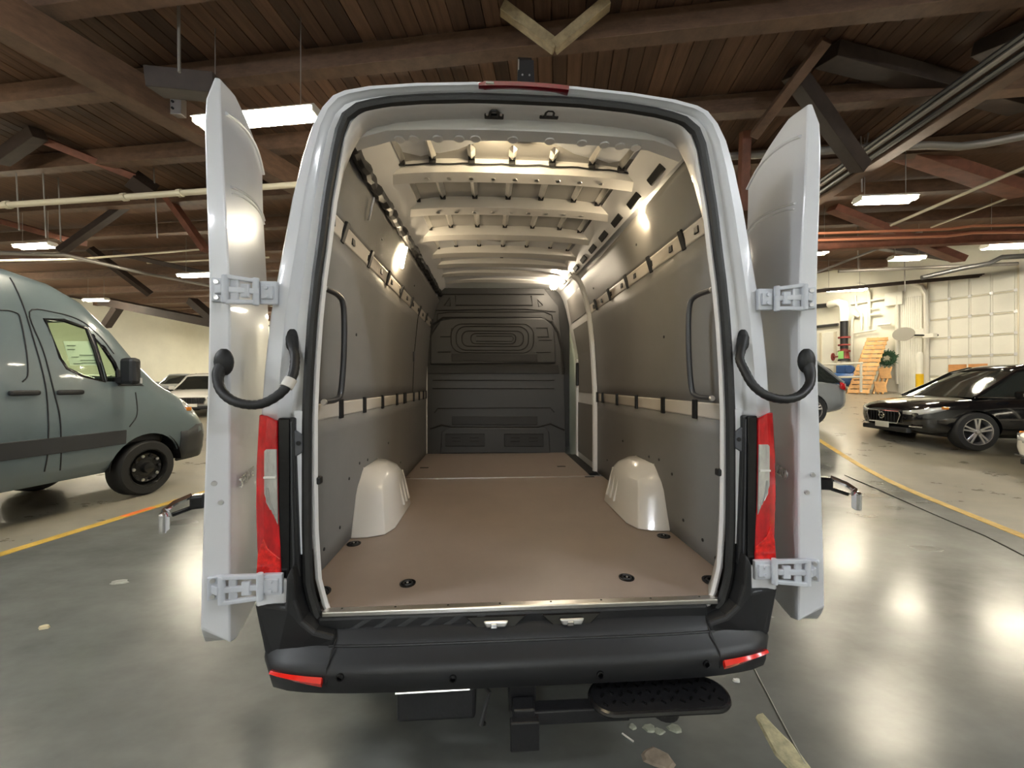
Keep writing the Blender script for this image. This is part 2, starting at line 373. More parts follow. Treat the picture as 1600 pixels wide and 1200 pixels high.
# braces and truss members
def brace(pa, pb_, d0, d1, w, h, m, label, group=None):
    return beam('roof_brace', below(P(*pa, d0)), below(P(*pb_, d1)), w, h, m, label, 'brace', group, up=(0.1, 1, 0.2))
brace((785, 12), (868, 74), 4.9, 4.95, .12, .16, pale_wood, 'short pale brace slanting right down to the V joint over the van')
brace((866, 74), (950, 4), 4.94, 4.9, .12, .16, pale_wood, 'short pale brace slanting left down to the V joint over the van')
brace((1178, 212), (1292, 62), 6.4, 6.6, .14, .18, beam_wood, 'brown slanting brace behind the peaked right van door')
brace((1238, 112), (1345, 262), 6.7, 6.7, .2, .24, dark_wood, 'thick dark brace slanting down behind the right van door')
brace((1292, 85), (1600, 165), 7.2, 6.6, .2, .34, dark_wood, 'thick dark rafter descending under the plank ceiling toward the right wall')
brace((1165, 205), (1160, 330), 7.5, 7.6, .16, .16, red_wood, 'upright reddish post between the van roof and right door')
brace((1395, 232), (1600, 300), 9.0, 8.0, .2, .45, red_wood, 'wide reddish rafter above the right wall lamps')
brace((1300, 325), (1500, 405), 10.0, 10.0, .16, .35, red_wood, 'reddish lower rafter slanting behind the hanging lamp')
brace((1560, 60), (1600, 85), 6.0, 6.0, .2, .5, dark_wood, 'dark gusset block beside the plank ceiling edge')
brace((95, 392), (200, 318), 10.0, 10.0, .14, .2, dark_wood, 'dark strut left of the reddish strut under the cream pipe')
brace((262, 308), (322, 392), 9.6, 9.6, .14, .2, red_wood, 'reddish strut hanging under the cream pipe')
brace((0, 345), (130, 380), 10.5, 10.5, .14, .2, red_wood, 'reddish rafter over the blue-grey van roof')
brace((180, 395), (335, 430), 13, 13, .14, .18, dark_wood, 'dark lower chord behind the double lamp')
brace((60, 208), (0, 250), 7.6, 7.6, .2, .22, dark_wood, 'dark strut at the left girder')
brace((66, 218), (212, 277), 7.7, 8.3, .14, .2, red_wood, 'reddish rafter dropping left of the heavy girder')
brace((205, 278), (240, 302), 8.3, 8.6, .3, .4, dark_wood, 'dark knot of timbers over the cream pipe')
brace((140, 388), (235, 460), 14.0, 14.5, .16, .25, dark_wood, 'dark strut above the round lamp by the blue-grey van')
brace((160, 470), (335, 505), 18.0, 17.0, .35, .4, dark_wood, 'dark drooping truss chord against the cream back wall')
brace((300, 470), (335, 500), 17.0, 16.8, .3, .4, dark_wood, 'dark end block of the drooping truss chord')
brace((185, 480), (165, 510), 18.0, 18.4, .25, .35, dark_wood, 'dark short web under the drooping chord')
brace((240, 128), (345, 138), 5.2, 5.3, .25, .32, dark_wood, 'black short timber end above the low bright lamp')
brace((1275, 455), (1590, 425), 14, 12.5, .12, .16, dark_wood, 'dark tie beam high on the right wall')
brace((1340, 380), (1500, 405), 11.5, 11.0, .14, .3, dark_wood, 'dark web behind the small hanging lamps')
# steel plates on the left girder
q = P(277, 168, 5.15)
o = MB().box((0, 0, 0), (.20, .10, .26)).obj('connector_plate', galv, bevel=.004); o.location = P(277, 168, 5.80)
tag(o, 'pale steel connector plate bolted to the heavy left girder', 'plate')
for dz in (-.05, .05): MB().lathe([(.018, 0), (.018, .02)], (-.02, -.05, dz), (0, -1, 0), 8).obj('bolt', dark_iron, o)
# pipes under the ceiling
def pipe(pts, r_, m, label, name='ceiling_pipe', n=10, joints=()):
    pts = [below(p, 4.45) for p in pts]; c = pts[len(pts) // 2]
    o = MB().tube(pts, r_, n).obj(name, m, smooth=True, off=c); o.location = c; tag(o, label, 'pipe')
    for j in joints:
        i = int(j); f = j - i; p = pts[i].lerp(pts[i + 1], f); d = (pts[i + 1] - pts[i]).normalized() * .04
        MB().tube([p - d - c, p + d - c], r_ * 1.35, n).obj('coupling', m, o)
    return o
pipe([P(-60, 325, 7.4), P(180, 309, 7.4), P(470, 288, 7.4)], .055, pipe_cream, 'cream pipe running level behind the left van door', joints=(.3, 1.05, 1.35))
pipe([P(1130, 245, 8.2), P(1330, 233, 8.0), P(1450, 227, 7.9), P(1500, 229, 7.8), P(1540, 224, 7.7), P(1620, 208, 7.5)], .07, rod_grey, 'grey bent duct pipe running level behind the right van door', joints=(.5, 1.2))
for k, (y0, dy) in enumerate(((365, 0), (376, 0))):
    pipe([P(1240, y0 + 1, 9.0), P(1480, y0 - 7 + dy, 9.0), P(1520, y0 - 12 + dy, 9.0), P(1640, y0 - 14 + dy, 9.0)], .03, copper, ['upper copper pipe running level toward the right wall', 'lower copper pipe running level toward the right wall'][k])
beam('red_purlin', P(1250, 384, 9.6), P(1640, 366, 9.6), .2, .3, red_wood, 'reddish purlin just behind the two copper pipes')
pipe([P(1392, 352, 9.8), P(1600, 262, 7.2), P(1700, 218, 6.4)], .035, pipe_cream, 'thick pale pipe slanting up toward the right wall')
pipe([P(1455, 355, 10.5), P(1600, 300, 8.2), P(1700, 262, 7.4)], .025, pipe_cream, 'thin pale pipe slanting up below the thick pale one')
pipe([P(1270, 428, 12), P(1420, 370, 11), P(1440, 362, 11)], .035, rod_grey, 'grey pipe slanting up behind the small hanging lamps')
pipe([P(1310, 424, 12.5), P(1590, 412, 11.2)], .05, rod_grey, 'grey level pipe just above the white wall')
pipe([P(1440, 434, 11.6), P(1500, 420, 11.3), P(1545, 412, 11.1), P(1565, 402, 11), P(1640, 398, 10.6)], .07, conduit, 'dark sagging flexible duct along the top of the roll-up door')
pipe([P(-30, 408, 9.5), P(120, 405, 11), P(335, 388, 13)], .03, pipe_cream, 'thin cream pipe low above the blue-grey van roof')
pipe([P(230, 411, 14), P(420, 402, 14)], .03, pipe_cream, 'short thin cream pipe above the double lamp')
pipe([P(0, 395, 9), P(100, 398, 10), P(230, 428, 13), P(335, 448, 15)], .05, rod_grey, 'grey pipe sloping down behind the double lamp')
rods = [((279, -10), (280, 113), 4.9), ((66, 192), (72, 372), 8.2), ((24, 195), (30, 360), 8.2), ((240, 215), (246, 372), 8.6), ((91, 262), (95, 378), 9),
        ((1425, 52), (1422, 232), 7.6), ((1357, 118), (1354, 226), 7.4), ((1510, 58), (1507, 118), 6.4), ((1043, 92), (1044, 140), 6.6), 
        ((1500, 192), (1500, 216), 7.7), ((195, 503), (197, 585), 26), ((1340, 388), (1341, 422), 11.5), ((1345, 282), (1347, 300), 7.5), ((1413, 425), (1414, 455), 12.5), ((1012, 108), (1012, 135), 6.6), ((900, 118), (900, 132), 6.6)]
for k, (a, b, d) in enumerate(rods):
    p0, p1 = P(*a, d), P(*b, d)
    if abs(a[0] - b[0]) < 20 and d < 20: p0.z = 6.34
    c = (p0 + p1) / 2
    o = MB().tube([p0, p1], .018 if d < 7 else .014, 6).obj('hanger_rod', rod_grey, off=c); o.location = c
    tag(o, 'thin grey steel hanger rod dropping from the timber ceiling', 'rod', 'thin hanger rods under the ceiling')
# small steel trapeze frame behind the van roof
for k, (px, py) in enumerate(((905, 128), (968, 118), (1015, 126))):
    c = P(px, py, 6.5); o = MB().bar((-.22, 0, 0), (.22, 0, 0), .05, .05).bar((-.12, 0, -.1), (-.12, 0, .16), .05, .05).bar((.10, 0, -.06), (.10, 0, .2), .07, .07).bar((0, 0, 0), (0, 0, 6.34 - c.z), .02, .02).obj('pipe_hanger', conduit, bevel=.005); o.location = c
    tag(o, 'small dark steel pipe hanger frame just behind the van roof', 'hanger', 'pipe hangers behind the van roof')

# lamps (tube fixtures) : px, py, length, angle, two rods
def lamp(pos, ln, ang, m, label, group=None, dz=1.27, w=.22):
    t = thing('tube_lamp', label, 'lamp', pos, ang, group)
    MB().prism([(-ln / 2, -w / 2 - .03, .03), (-ln / 2, w / 2 + .03, .03), (-ln / 2, w / 2 - .03, .09), (-ln / 2, -w / 2 + .03, .09)], (ln, 0, 0)).obj('housing', lamp_house, t, bevel=.004)
    for s in (-1, 1):
        MB().tube([(-ln / 2 + .03, s * w * .34, 0), (ln / 2 - .03, s * w * .34, 0)], .042, 10).obj('tube', m, t, smooth=True)
        MB().box((s * (ln / 2 - .015), 0, .01), (.03, w, .07)).obj('end_cap', lamp_house, t, bevel=.004)
        MB().tube([(s * ln * .36, 0, .08), (s * ln * .36, 0, .08 + dz)], .006, 6).obj('hanger', rod_grey, t)
    return t
HL = 3.6
def plamp(px, py, ln, ang, label, h=HL): return lamp(P(px, py, h * FPX / (600 - py)), ln, ang, lamp_f, label)
plamp(402, 187, 1.75, R(-7), 'bright tube lamp hanging just above the open left van door', 3.55)
plamp(55, 385, 1.1, R(-7), 'tube lamp hanging above the blue-grey van roof')
plamp(150, 469, 1.1, R(-7), 'tube lamp hanging over the cab of the blue-grey van')
plamp(318, 430, 1.8, R(-7), 'long tube lamp hanging over the parked white cars by the left van door')
plamp(1383, 313, 1.05, R(-4), 'tube lamp hanging alone above the black car, below the timber girder')
plamp(1417, 404, .85, R(-7), 'small tube lamp hanging before the corrugated wall door')
plamp(1580, 385, 1.25, R(-7), 'tube lamp hanging above the roll-up garage door')
plamp(1277, 395, .5, R(-7), 'short tube lamp peeking out beside the right van door')
plamp(1319, 453, 1.5, R(-7), 'tube lamp mounted over the wooden pallet corner')
for k, (x, y) in enumerate(((-5.6, -.9), (5.8, -.7), (-9.5, -3.6), (9.5, -3.6), (.6, -7.4))):  # unseen lamps assumed behind the camera, lighting the rear of the van
    lamp(bw(x, y, EYE + HL), 1.5, R(-7), lamp_assumed, 'unseen tube lamp assumed at the near end of the hall to light the rear of the white van', 'assumed lamps at the near end of the hall')
lamp_g = mat('lamp_tube_added', (1, 1, 1), .5, emit=(1.0, .93, .76), estr=120.0)
for k, (x, y) in enumerate(((-9.5, 3.0), (9.2, 2.6), (-3.2, 9.5), (3.6, 11.5), (-13, 20), (-5, 21), (-12, 25.2))):  # unseen lamps added to light the hall beside and beyond the van
    lamp(bw(x, y, EYE + HL), 1.4, R(-7), lamp_f, 'unseen tube lamp added to light the hall beside and beyond the white van', 'added lamps lighting the hall')
for k, (x, y) in enumerate(((-22, 25.2), (-19.5, 22.0), (-23.5, 12.0), (-23.5, 17.5 - 9))):  # unseen extra lamps, added to brighten the cream back and left walls
    lamp(bw(x, y, EYE + HL), 1.4, R(-7), lamp_g, 'unseen tube lamp added to brighten the cream back and left walls', 'added lamps brightening the cream walls')

# ---- right wall fittings
def wl_(px, py, y=-.02): return WR.at(px, py, y=y)
def wpart(mb, name, m, **k):                 # built in the wall's local axes
    for i, v in enumerate(mb.v): X, Y = WR.l2w(v[0], v[1]); mb.v[i] = (X, Y, v[2])
    return mb.obj(name, m, wall_right, **k)
door_1 = None
xs = [wl_(p, 500)[0] for p in (1452, 1484, 1516, 1550, 1588)]
zt = wl_(1452, 443)[2]; zb = floor_z(*WR.l2w(xs[0], 0)); nrow = 6; ph = (zt - zb) / nrow
gd = thing('door_1', 'white sectional roll-up garage door', 'door', (*WR.l2w(xs[0], 0), zb), WR.a); del gd['category']; del gd['label']; gd['kind'] = 'structure'
dxs = [x - xs[0] for x in xs]
MB().box((dxs[-1] / 2, -.02, (zt - zb) / 2), (dxs[-1] + .1, .04, zt - zb)).obj('door_backing', wall_white, gd)
for r_ in range(nrow):
    for c in range(4):
        MB().box(((dxs[c] + dxs[c + 1]) / 2, -.055, (r_ + .5) * ph), (dxs[c + 1] - dxs[c] - .05, .03, ph - .07)).obj('door_panel', wall_white, gd, bevel=.008)
    MB().bar((0, -.07, r_ * ph), (dxs[-1], -.07, r_ * ph), .03, .035).obj('section_rail', pipe_cream, gd)
    for c in range(5):
        MB().box((dxs[c], -.085, r_ * ph + .02), (.07, .03, .09)).obj('roller_hinge', galv, gd)
for x in (-.1, dxs[-1] + .1): MB().box((x, -.05, (zt - zb) / 2 + .1), (.14, .1, zt - zb + .2)).obj('door_track', pipe_cream, gd, bevel=.006)
x0, x1 = wl_(1482, 600)[0] - xs[0], wl_(1546, 600)[0] - xs[0]
zz = wl_(1482, 570)[2] - zb
for k in range(2):
    w = (x1 - x0) / 2
    MB().box((x0 + w * (k + .5), -.12, zz / 2), (w - .04, .03, zz)).obj('plywood_patch', ply_orange, gd, bevel=.004)
# corrugated wall door
x0, x1 = wl_(1403, 500)[0], wl_(1450, 500)[0]; zt2 = wl_(1425, 460)[2]
d2 = struct(wpart(MB().box(((x0 + x1) / 2, -.04, (zt2 + .9) / 2), (x1 - x0, .06, zt2 - .9 + .9)), 'door_2', wall_white, bevel=.01)); d2.parent = None
for k in range(13):
    x = x0 + .06 + (x1 - x0 - .12) * k / 12
    o = wpart(MB().prism([(x - .04, -.07, .9), (x - .02, -.1, .9), (x + .02, -.1, .9), (x + .04, -.07, .9)], (0, 0, zt2 - 1.0)), 'corrugation', wall_white); o.parent = d2
# double door in the corner, wall pipes
x0, x1 = wl_(1262, 500)[0], wl_(1306, 500)[0]
d3 = struct(wpart(MB().box(((x0 + x1) / 2, -.04, 1.9), (x1 - x0, .06, 3.6)), 'door_3', wall_white, bevel=.01)); d3.parent = None
for k in range(3):
    x = x0 + (x1 - x0) * k / 2; o = wpart(MB().box((x, -.09, 1.9), (.08, .05, 3.6)), 'door_stile', pipe_cream); o.parent = d3
def wpipe(pts, r_, m=pipe_white, y=-.12, name='wall_pipe'):
    return wpart(MB().tube([wl_(a, b, y) for a, b in pts], r_, 8), name, m, smooth=True)
wpipe([(1358, 510), (1358, 458), (1352, 447), (1340, 442)], .05)
wpipe([(1346, 515), (1346, 490), (1338, 480), (1336, 462)], .04)
wpipe([(1331, 600), (1331, 500), (1334, 492), (1342, 495)], .06)
wpipe([(1448, 622), (1447, 460), (1440, 448), (1425, 443)], .07)
wpipe([(1402, 600), (1402, 462)], .06)
wpipe([(1330, 475), (1385, 466), (1395, 460)], .04)
wpipe([(1330, 522), (1370, 515)], .03)
wpipe([(1262, 512), (1310, 507)], .06, conduit)
wpipe([(1360, 492), (1375, 490)], .04); wpipe([(1360, 483), (1372, 481)], .03); wpipe([(1372, 508), (1392, 506)], .04)
wpipe([(1262, 480), (1300, 476)], .09, conduit)
wpart(MB().box(wl_(1397, 467, -.1), (.5, .15, .5)), 'junction_box', wall_white, bevel=.02)
wpart(MB().box(wl_(1436, 520, -.1), (.35, .12, .3)), 'junction_box', wall_white, bevel=.02)
# right upright beside roll-up door
wpart(MB().box((wl_(1596, 500)[0] + .12, -.06, 3), (.3, .1, 6)), 'wall_post', wall_white, bevel=.01)

# fire riser, compressor, railing, pallets, wreath, bollard, sign
def wthing(name, label, cat, px, py, off=-.4):
    x, y, z = wl_(px, py, off); X, Y = WR.l2w(x, off); zf = floor_z(X, Y)
    return thing(name, label, cat, (X, Y, zf), WR.a), z - zf
t, h = wthing('fire_riser', 'dark pipe riser with red valves and a green tag against the wall', 'riser', 1319, 540, -.75)
MB().tube([(0, 0, 0), (0, 0, 1.2)], .12, 12).obj('lower_pipe', pipe_white, t, smooth=True)
MB().tube([(0, 0, 1.2), (0, 0, 1.6)], [.18, .12], 12).obj('valve_body', red_eq, t, smooth=True)
MB().tube([(0, 0, 1.6), (0, 0, 2.7)], .13, 12).obj('upper_pipe', dark_iron, t, smooth=True)
MB().tube([(0, 0, 2.7), (0, 0, 3.2), (-.06, .05, 3.4), (-.25, .15, 3.5), (-.6, .3, 3.5)], .15, 12).obj('elbow', pipe_white, t, smooth=True)
for z in (.9, 1.15, 1.5, 1.75, 2.05): MB().lathe([(.20, -.03), (.20, .03)], (0, 0, z), (0, 0, 1), 14).obj('flange', red_eq if z > 1.3 else dark_iron, t)
MB().lathe([(.03, 0), (.03, .35)], (0, 0, 1.3), (-1, 0, 0), 8).lathe([(.16, .35), (.16, .38)], (0, 0, 1.3), (-1, 0, 0), 14).obj('hand_wheel', red_eq, t)
MB().box((-.03, -.2, 1.35), (.17, .03, .3)).obj('tag', green_tag, t)
t, h = wthing('guard_rail', 'white pipe guard rail in front of the blue compressor', 'railing', 1306, 590, -1.9)
for x in (-.75, .75): MB().tube([(x, 0, 0), (x, 0, 1.05)], .04, 8).obj('post', pipe_white, t)
for z in (.55, 1.05): MB().tube([(-.8, 0, z), (.8, 0, z)], .04, 8).obj('rail', pipe_white, t)
MB().box((-.5, -.06, .8), (.3, .02, .3), Matrix.Rotation(R(40), 3, 'Y')).obj('notice_board', wall_white, t)
t, h = wthing('air_compressor', 'blue air compressor tank on the floor beside the wooden pallet', 'compressor', 1319, 605, -1.15)
MB().lathe([(.05, -.5), (.2, -.45), (.27, -.3), (.27, .3), (.2, .45), (.05, .5)], (0, 0, .42), (1, 0, 0), 16).obj('tank', blue_eq, t, smooth=True)
MB().box((-.05, 0, .82), (.35, .25, .3)).lathe([(.16, 0), (.16, .06)], (.22, -.15, .8), (0, 1, 0), 14).obj('motor', blue_eq, t, bevel=.03)
for x in (-.3, .3): MB().box((x, 0, .1), (.06, .4, .2)).obj('foot', dark_iron, t)
def pallet(name, label, px0, pxtop, pytop, slats, wid, yb, yt, rail_m=pallet_wood):
    xb, _, _ = wl_(px0, 600, yb); X, Y = WR.l2w(xb, yb); zf = floor_z(X, Y)
    xt, _, zt_ = wl_(pxtop, pytop, yt)
    t = thing(name, label, 'pallet', (X, Y, zf), WR.a)
    a = Vector((0, 0, .02)); b = Vector((xt - xb, yt - yb, zt_ - zf)); d = (b - a).normalized(); nrm = d.cross(Vector((1, 0, 0))).normalized()
    if nrm.y > 0: nrm = -nrm
    sxv = Vector((.8, .6, 0)); L = (b - a).length; nrm = d.cross(sxv).normalized(); nrm = -nrm if nrm.y > 0 else nrm
    sm = None
    for k in (-1, 0, 1):
        MB().bar(a + sxv * k * (wid / 2 - .03) - nrm * .06, b + sxv * k * (wid / 2 - .03) - nrm * .06, .05, .12, nrm).obj('stringer', rail_m, t, bevel=.004)
    for k in range(slats):
        c = a + d * (L * (k + .5) / slats)
        MB().bar(c - sxv * wid / 2, c + sxv * wid / 2, L / slats * .72, .03, nrm).obj('slat', pallet_wood, t, bevel=.003)
    return t
pallet('wooden_pallet', 'tall slatted wooden pallet leaning against the cream wall', 1340, 1372, 527, 13, .62, -1.9, -.42)
pallet('wooden_pallet', 'short pallet frame leaning under the green wreath', 1372, 1386, 573, 2, .32, -1.25, -.6)
# wreath
x, y, z = wl_(1386, 560, -.30); X, Y = WR.l2w(x, y)
t = thing('wreath', 'round dark green wreath hanging beside the leaning pallet', 'wreath', (X, Y, z), WR.a)
mb = MB()
for k in range(240):
    a = random.uniform(0, 6.283); r_ = random.uniform(.12, .30); c = Vector((r_ * math.cos(a), random.uniform(-.09, .03), r_ * math.sin(a)))
    e = Vector((random.uniform(-1, 1), random.uniform(-1, .3), random.uniform(-1, 1))).normalized() * .09; mb.bar(c, c + e, .02, .012)
mb.obj('needles', wreath_g, t)['kind'] = 'stuff'
MB().tube([(.2 * math.cos(a), 0, .2 * math.sin(a)) for a in [6.283 * i / 24 for i in range(24)]], .07, 8, closed=True).obj('ring', wreath_g, t, smooth=True)
# bollard
x, y, z = wl_(1437, 600, -.9); X, Y = WR.l2w(x, y); zf = floor_z(X, Y)
t = thing('bollard', 'round steel bollard, yellow below and white above, by the roll-up door', 'bollard', (X, Y, zf))
MB().lathe([(.1, 0), (.1, .82)], (0, 0, 0), (0, 0, 1), 16).obj('yellow_sleeve', safety_y, t, smooth=True)
MB().lathe([(.09, .82), (.09, 1.5), (.07, 1.57), (.02, 1.6)], (0, 0, 0), (0, 0, 1), 16).obj('white_post', wall_white, t, smooth=True)
# oval mirror on arm
x, y, z = wl_(1411, 522, -.75); X, Y = WR.l2w(x, y)
t = thing('safety_mirror', 'grey oval mirror on a wall arm between the pallet and bollard', 'mirror', (X, Y, z), WR.a + R(-18))
MB().loft([[(r_ * .34 * math.cos(a), yy, r_ * .24 * math.sin(a)) for a in [6.283 * i / 24 for i in range(24)]] for r_, yy in ((1, 0), (1, .03), (.8, .07), (.4, .09))], True, True).obj('disc', grey_back, t, smooth=True)
MB().tube([(.1, .07, -.05), (.5, .3, -.1), (.62, .6, -.1)], .03, 8).obj('arm', dark_iron, t)
MB().box((.55, .35, -.12), (.3, .2, .14)).obj('bracket', wall_white, t, bevel=.01)
# yellow crate seen through the black car's glass is left to the glass tint

# ================================================================== VEHICLES
HW = [(.40, .90), (.46, .95), (.55, .975), (.70, .995), (1.05, 1.012), (1.39, 1.0), (1.55, .988), (1.75, .967), (1.9, .94), (2.05, .913), (2.2, .885), (2.35, .85), (2.47, .812), (2.54, .775)]
TOP = [(.775, 2.54), (.735, 2.588), (.69, 2.61), (.6, 2.63), (.42, 2.65), (.2, 2.664), (0, 2.667)]
def hw(z): return lerp_tab(HW, z)
half = [(w, z) for z, w in HW] + TOP[1:]
SECT = [(-w, z) for w, z in half] + [(w, z) for w, z in half[-2::-1]]
ROOF = [(0.0, 2.667), (.25, 2.70), (.7, 2.75), (1.5, 2.78), (3.5, 2.77), (3.85, 2.70), (4.12, 2.56), (4.40, 2.28), (4.72, 1.85), (4.93, 1.62), (5.08, 1.50), (5.3, 1.37), (5.5, 1.23), (5.66, 1.06), (5.74, .86)]
WSC = [(0, 1), (4.1, 1), (4.75, .985), (5.2, .96), (5.5, .92), (5.66, .85), (5.74, .74)]
def sec_at(y):
    rz = lerp_tab(ROOF, y); w = lerp_tab(WSC, y); zb_ = min(1.05, .6 * rz); out = []
    for x, z in SECT:
        if z > zb_: z = zb_ + (z - zb_) * (rz - zb_) / (2.667 - zb_)
        out.append((x * w, y, z))
    return out
def skin_x(y, z):                            # half width of the van's outer skin at y, z
    rz = lerp_tab(ROOF, y); w = lerp_tab(WSC, y); zb_ = min(1.05, .6 * rz)
    if z > zb_: z = zb_ + (z - zb_) * (2.667 - zb_) / (rz - zb_)
    return hw(min(z, 2.54)) * w
def apply_bool(o, cutters):
    for c in cutters:
        md = o.modifiers.new('cut', 'BOOLEAN'); md.operation = 'DIFFERENCE'; md.object = c; md.solver = 'EXACT'
    bpy.context.view_layer.update(); dg = bpy.context.evaluated_depsgraph_get()
    me = bpy.data.meshes.new_from_object(o.evaluated_get(dg)); o.modifiers.clear(); o.data = me
    me.polygons.foreach_set('use_smooth', [True] * len(me.polygons)); me.set_sharp_from_angle(angle=R(32))
    for c in cutters: bpy.data.objects.remove(c, do_unlink=True)
beta = R(-6.5)
LV = Fr(-4.93 - .98 * math.cos(beta) + 4.72 * math.sin(beta), 5.22 - .98 * math.sin(beta) - 4.72 * math.cos(beta), beta)
def side(lst, x=.96): return [LV.at(a, b, x=x)[1:] for a, b in lst]
WIN = side([(78, 498), (110, 500), (147, 513), (155, 550), (161, 597), (128, 588), (103, 576), (94, 560)])
QW = side([(153, 522), (170, 543), (183, 567), (191, 597), (165, 596)])
def near_z(y, d): return lerp_tab(ROOF, y) + d
def van_shell(parent, m, opening):
    ys = [0.045] + [y for y, _ in ROOF[1:]]; extra = [.12, 1.1, 2.0, 2.8, 3.2, 4.05, 4.3, 4.6, 4.85, 5.2, 5.4, 5.6]
    ys = sorted(set(ys + extra)); mb = MB(); rings = [sec_at(y) for y in ys]; mb.loft(rings, False)
    n = len(SECT); o0 = (len(ys) - 1) * n; mb.f.append(tuple(range(o0, o0 + n)))          # nose
    if not opening: mb.f.append(tuple(range(n)))
    o = mb.obj('body_shell', m, parent); md = o.modifiers.new('s', 'SOLIDIFY'); md.thickness = .018; md.offset = -1
    cut = []
    for y in (1.04, 4.72):
        cut.append(MB().lathe([(.47, -1.4), (.47, 1.4)], (0, y, .36), (1, 0, 0), 32).obj('c', m))
    ws = [4.36, 4.5, 4.65, 4.8, 4.95]
    cut.append(MB().prism([(-.64, y, near_z(y, .12)) for y in ws] + [(-.64, y, near_z(y, -.10)) for y in ws[::-1]], (1.28, 0, 0)).obj('c', m))
    for poly in (WIN, QW): cut.append(MB().prism([(-1.5, y, z) for y, z in poly], (3, 0, 0)).obj('c', m))
    for c in cut: c.matrix_world = Matrix()
    o.parent = None; apply_bool(o, cut); o.parent = parent
    return o
def wheel(parent, x, y, r_, w, side, style, name='wheel'):
    mb = MB(); s = side
    t = mb.lathe([(r_ * .68, -w / 2), (r_ * .93, -w / 2), (r_, -w * .36), (r_, w * .36), (r_ * .93, w / 2), (r_ * .68, w / 2), (r_ * .62, w * .3), (r_ * .62, -w * .3)], (x, y, r_), (s, 0, 0), 40, closed=True).obj(name, tyre, parent, smooth=True)
    rm = alloy if style != 'steel' else black_rim
    MB().lathe([(r_ * .70, w * .5), (r_ * .66, w * .50), (r_ * .60, w * .30), (r_ * .60, w * .1), (r_ * .66, w * .1)], (x, y, r_), (s, 0, 0), 36, closed=True).obj('rim', rm, t, smooth=True)
    MB().lathe([(.02, w * .02), (r_ * .63, w * .02), (r_ * .63, -.01), (.02, -.01)], (x, y, r_), (s, 0, 0), 24).obj('brake_disc', dark_iron, t)
    c = Vector((x + s * w * .40, y, r_)); mb = MB()
    if style == 'spoke':
        for k in range(5):
            for e in (-1, 1):
                a = 2 * math.pi * k / 5 + .31; a2 = a + e * .16
                mb.bar(c + Vector((0, math.cos(a + e * .25), math.sin(a + e * .25))) * r_ * .12, c + Vector((s * .01, math.cos(a2), math.sin(a2))) * r_ * .655 * 1.0, r_ * .10, .03, (s, 0, 0))
        mb.lathe([(r_ * .16, -.02), (r_ * .16, .015), (r_ * .08, .025)], c, (s, 0, 0), 20)
        mb.obj('spokes', alloy, t, bevel=.004)
    else:
        mb.lathe([(r_ * .6, -.05), (r_ * .52, -.01), (r_ * .36, -.03), (r_ * .2, -.02), (r_ * .18, .03), (r_ * .05, .035)], c, (s, 0, 0), 28).obj('wheel_disc', black_rim, t, smooth=True)
        for k in range(10):
            a = 2 * math.pi * k / 10
            MB().lathe([(.022, 0), (.018, .012)], c + Vector((s * -.012, math.cos(a) * r_ * .45, math.sin(a) * r_ * .45)), (s, 0, 0), 8).obj('vent_hole', galv if k % 2 else dark_iron, t)
    return t
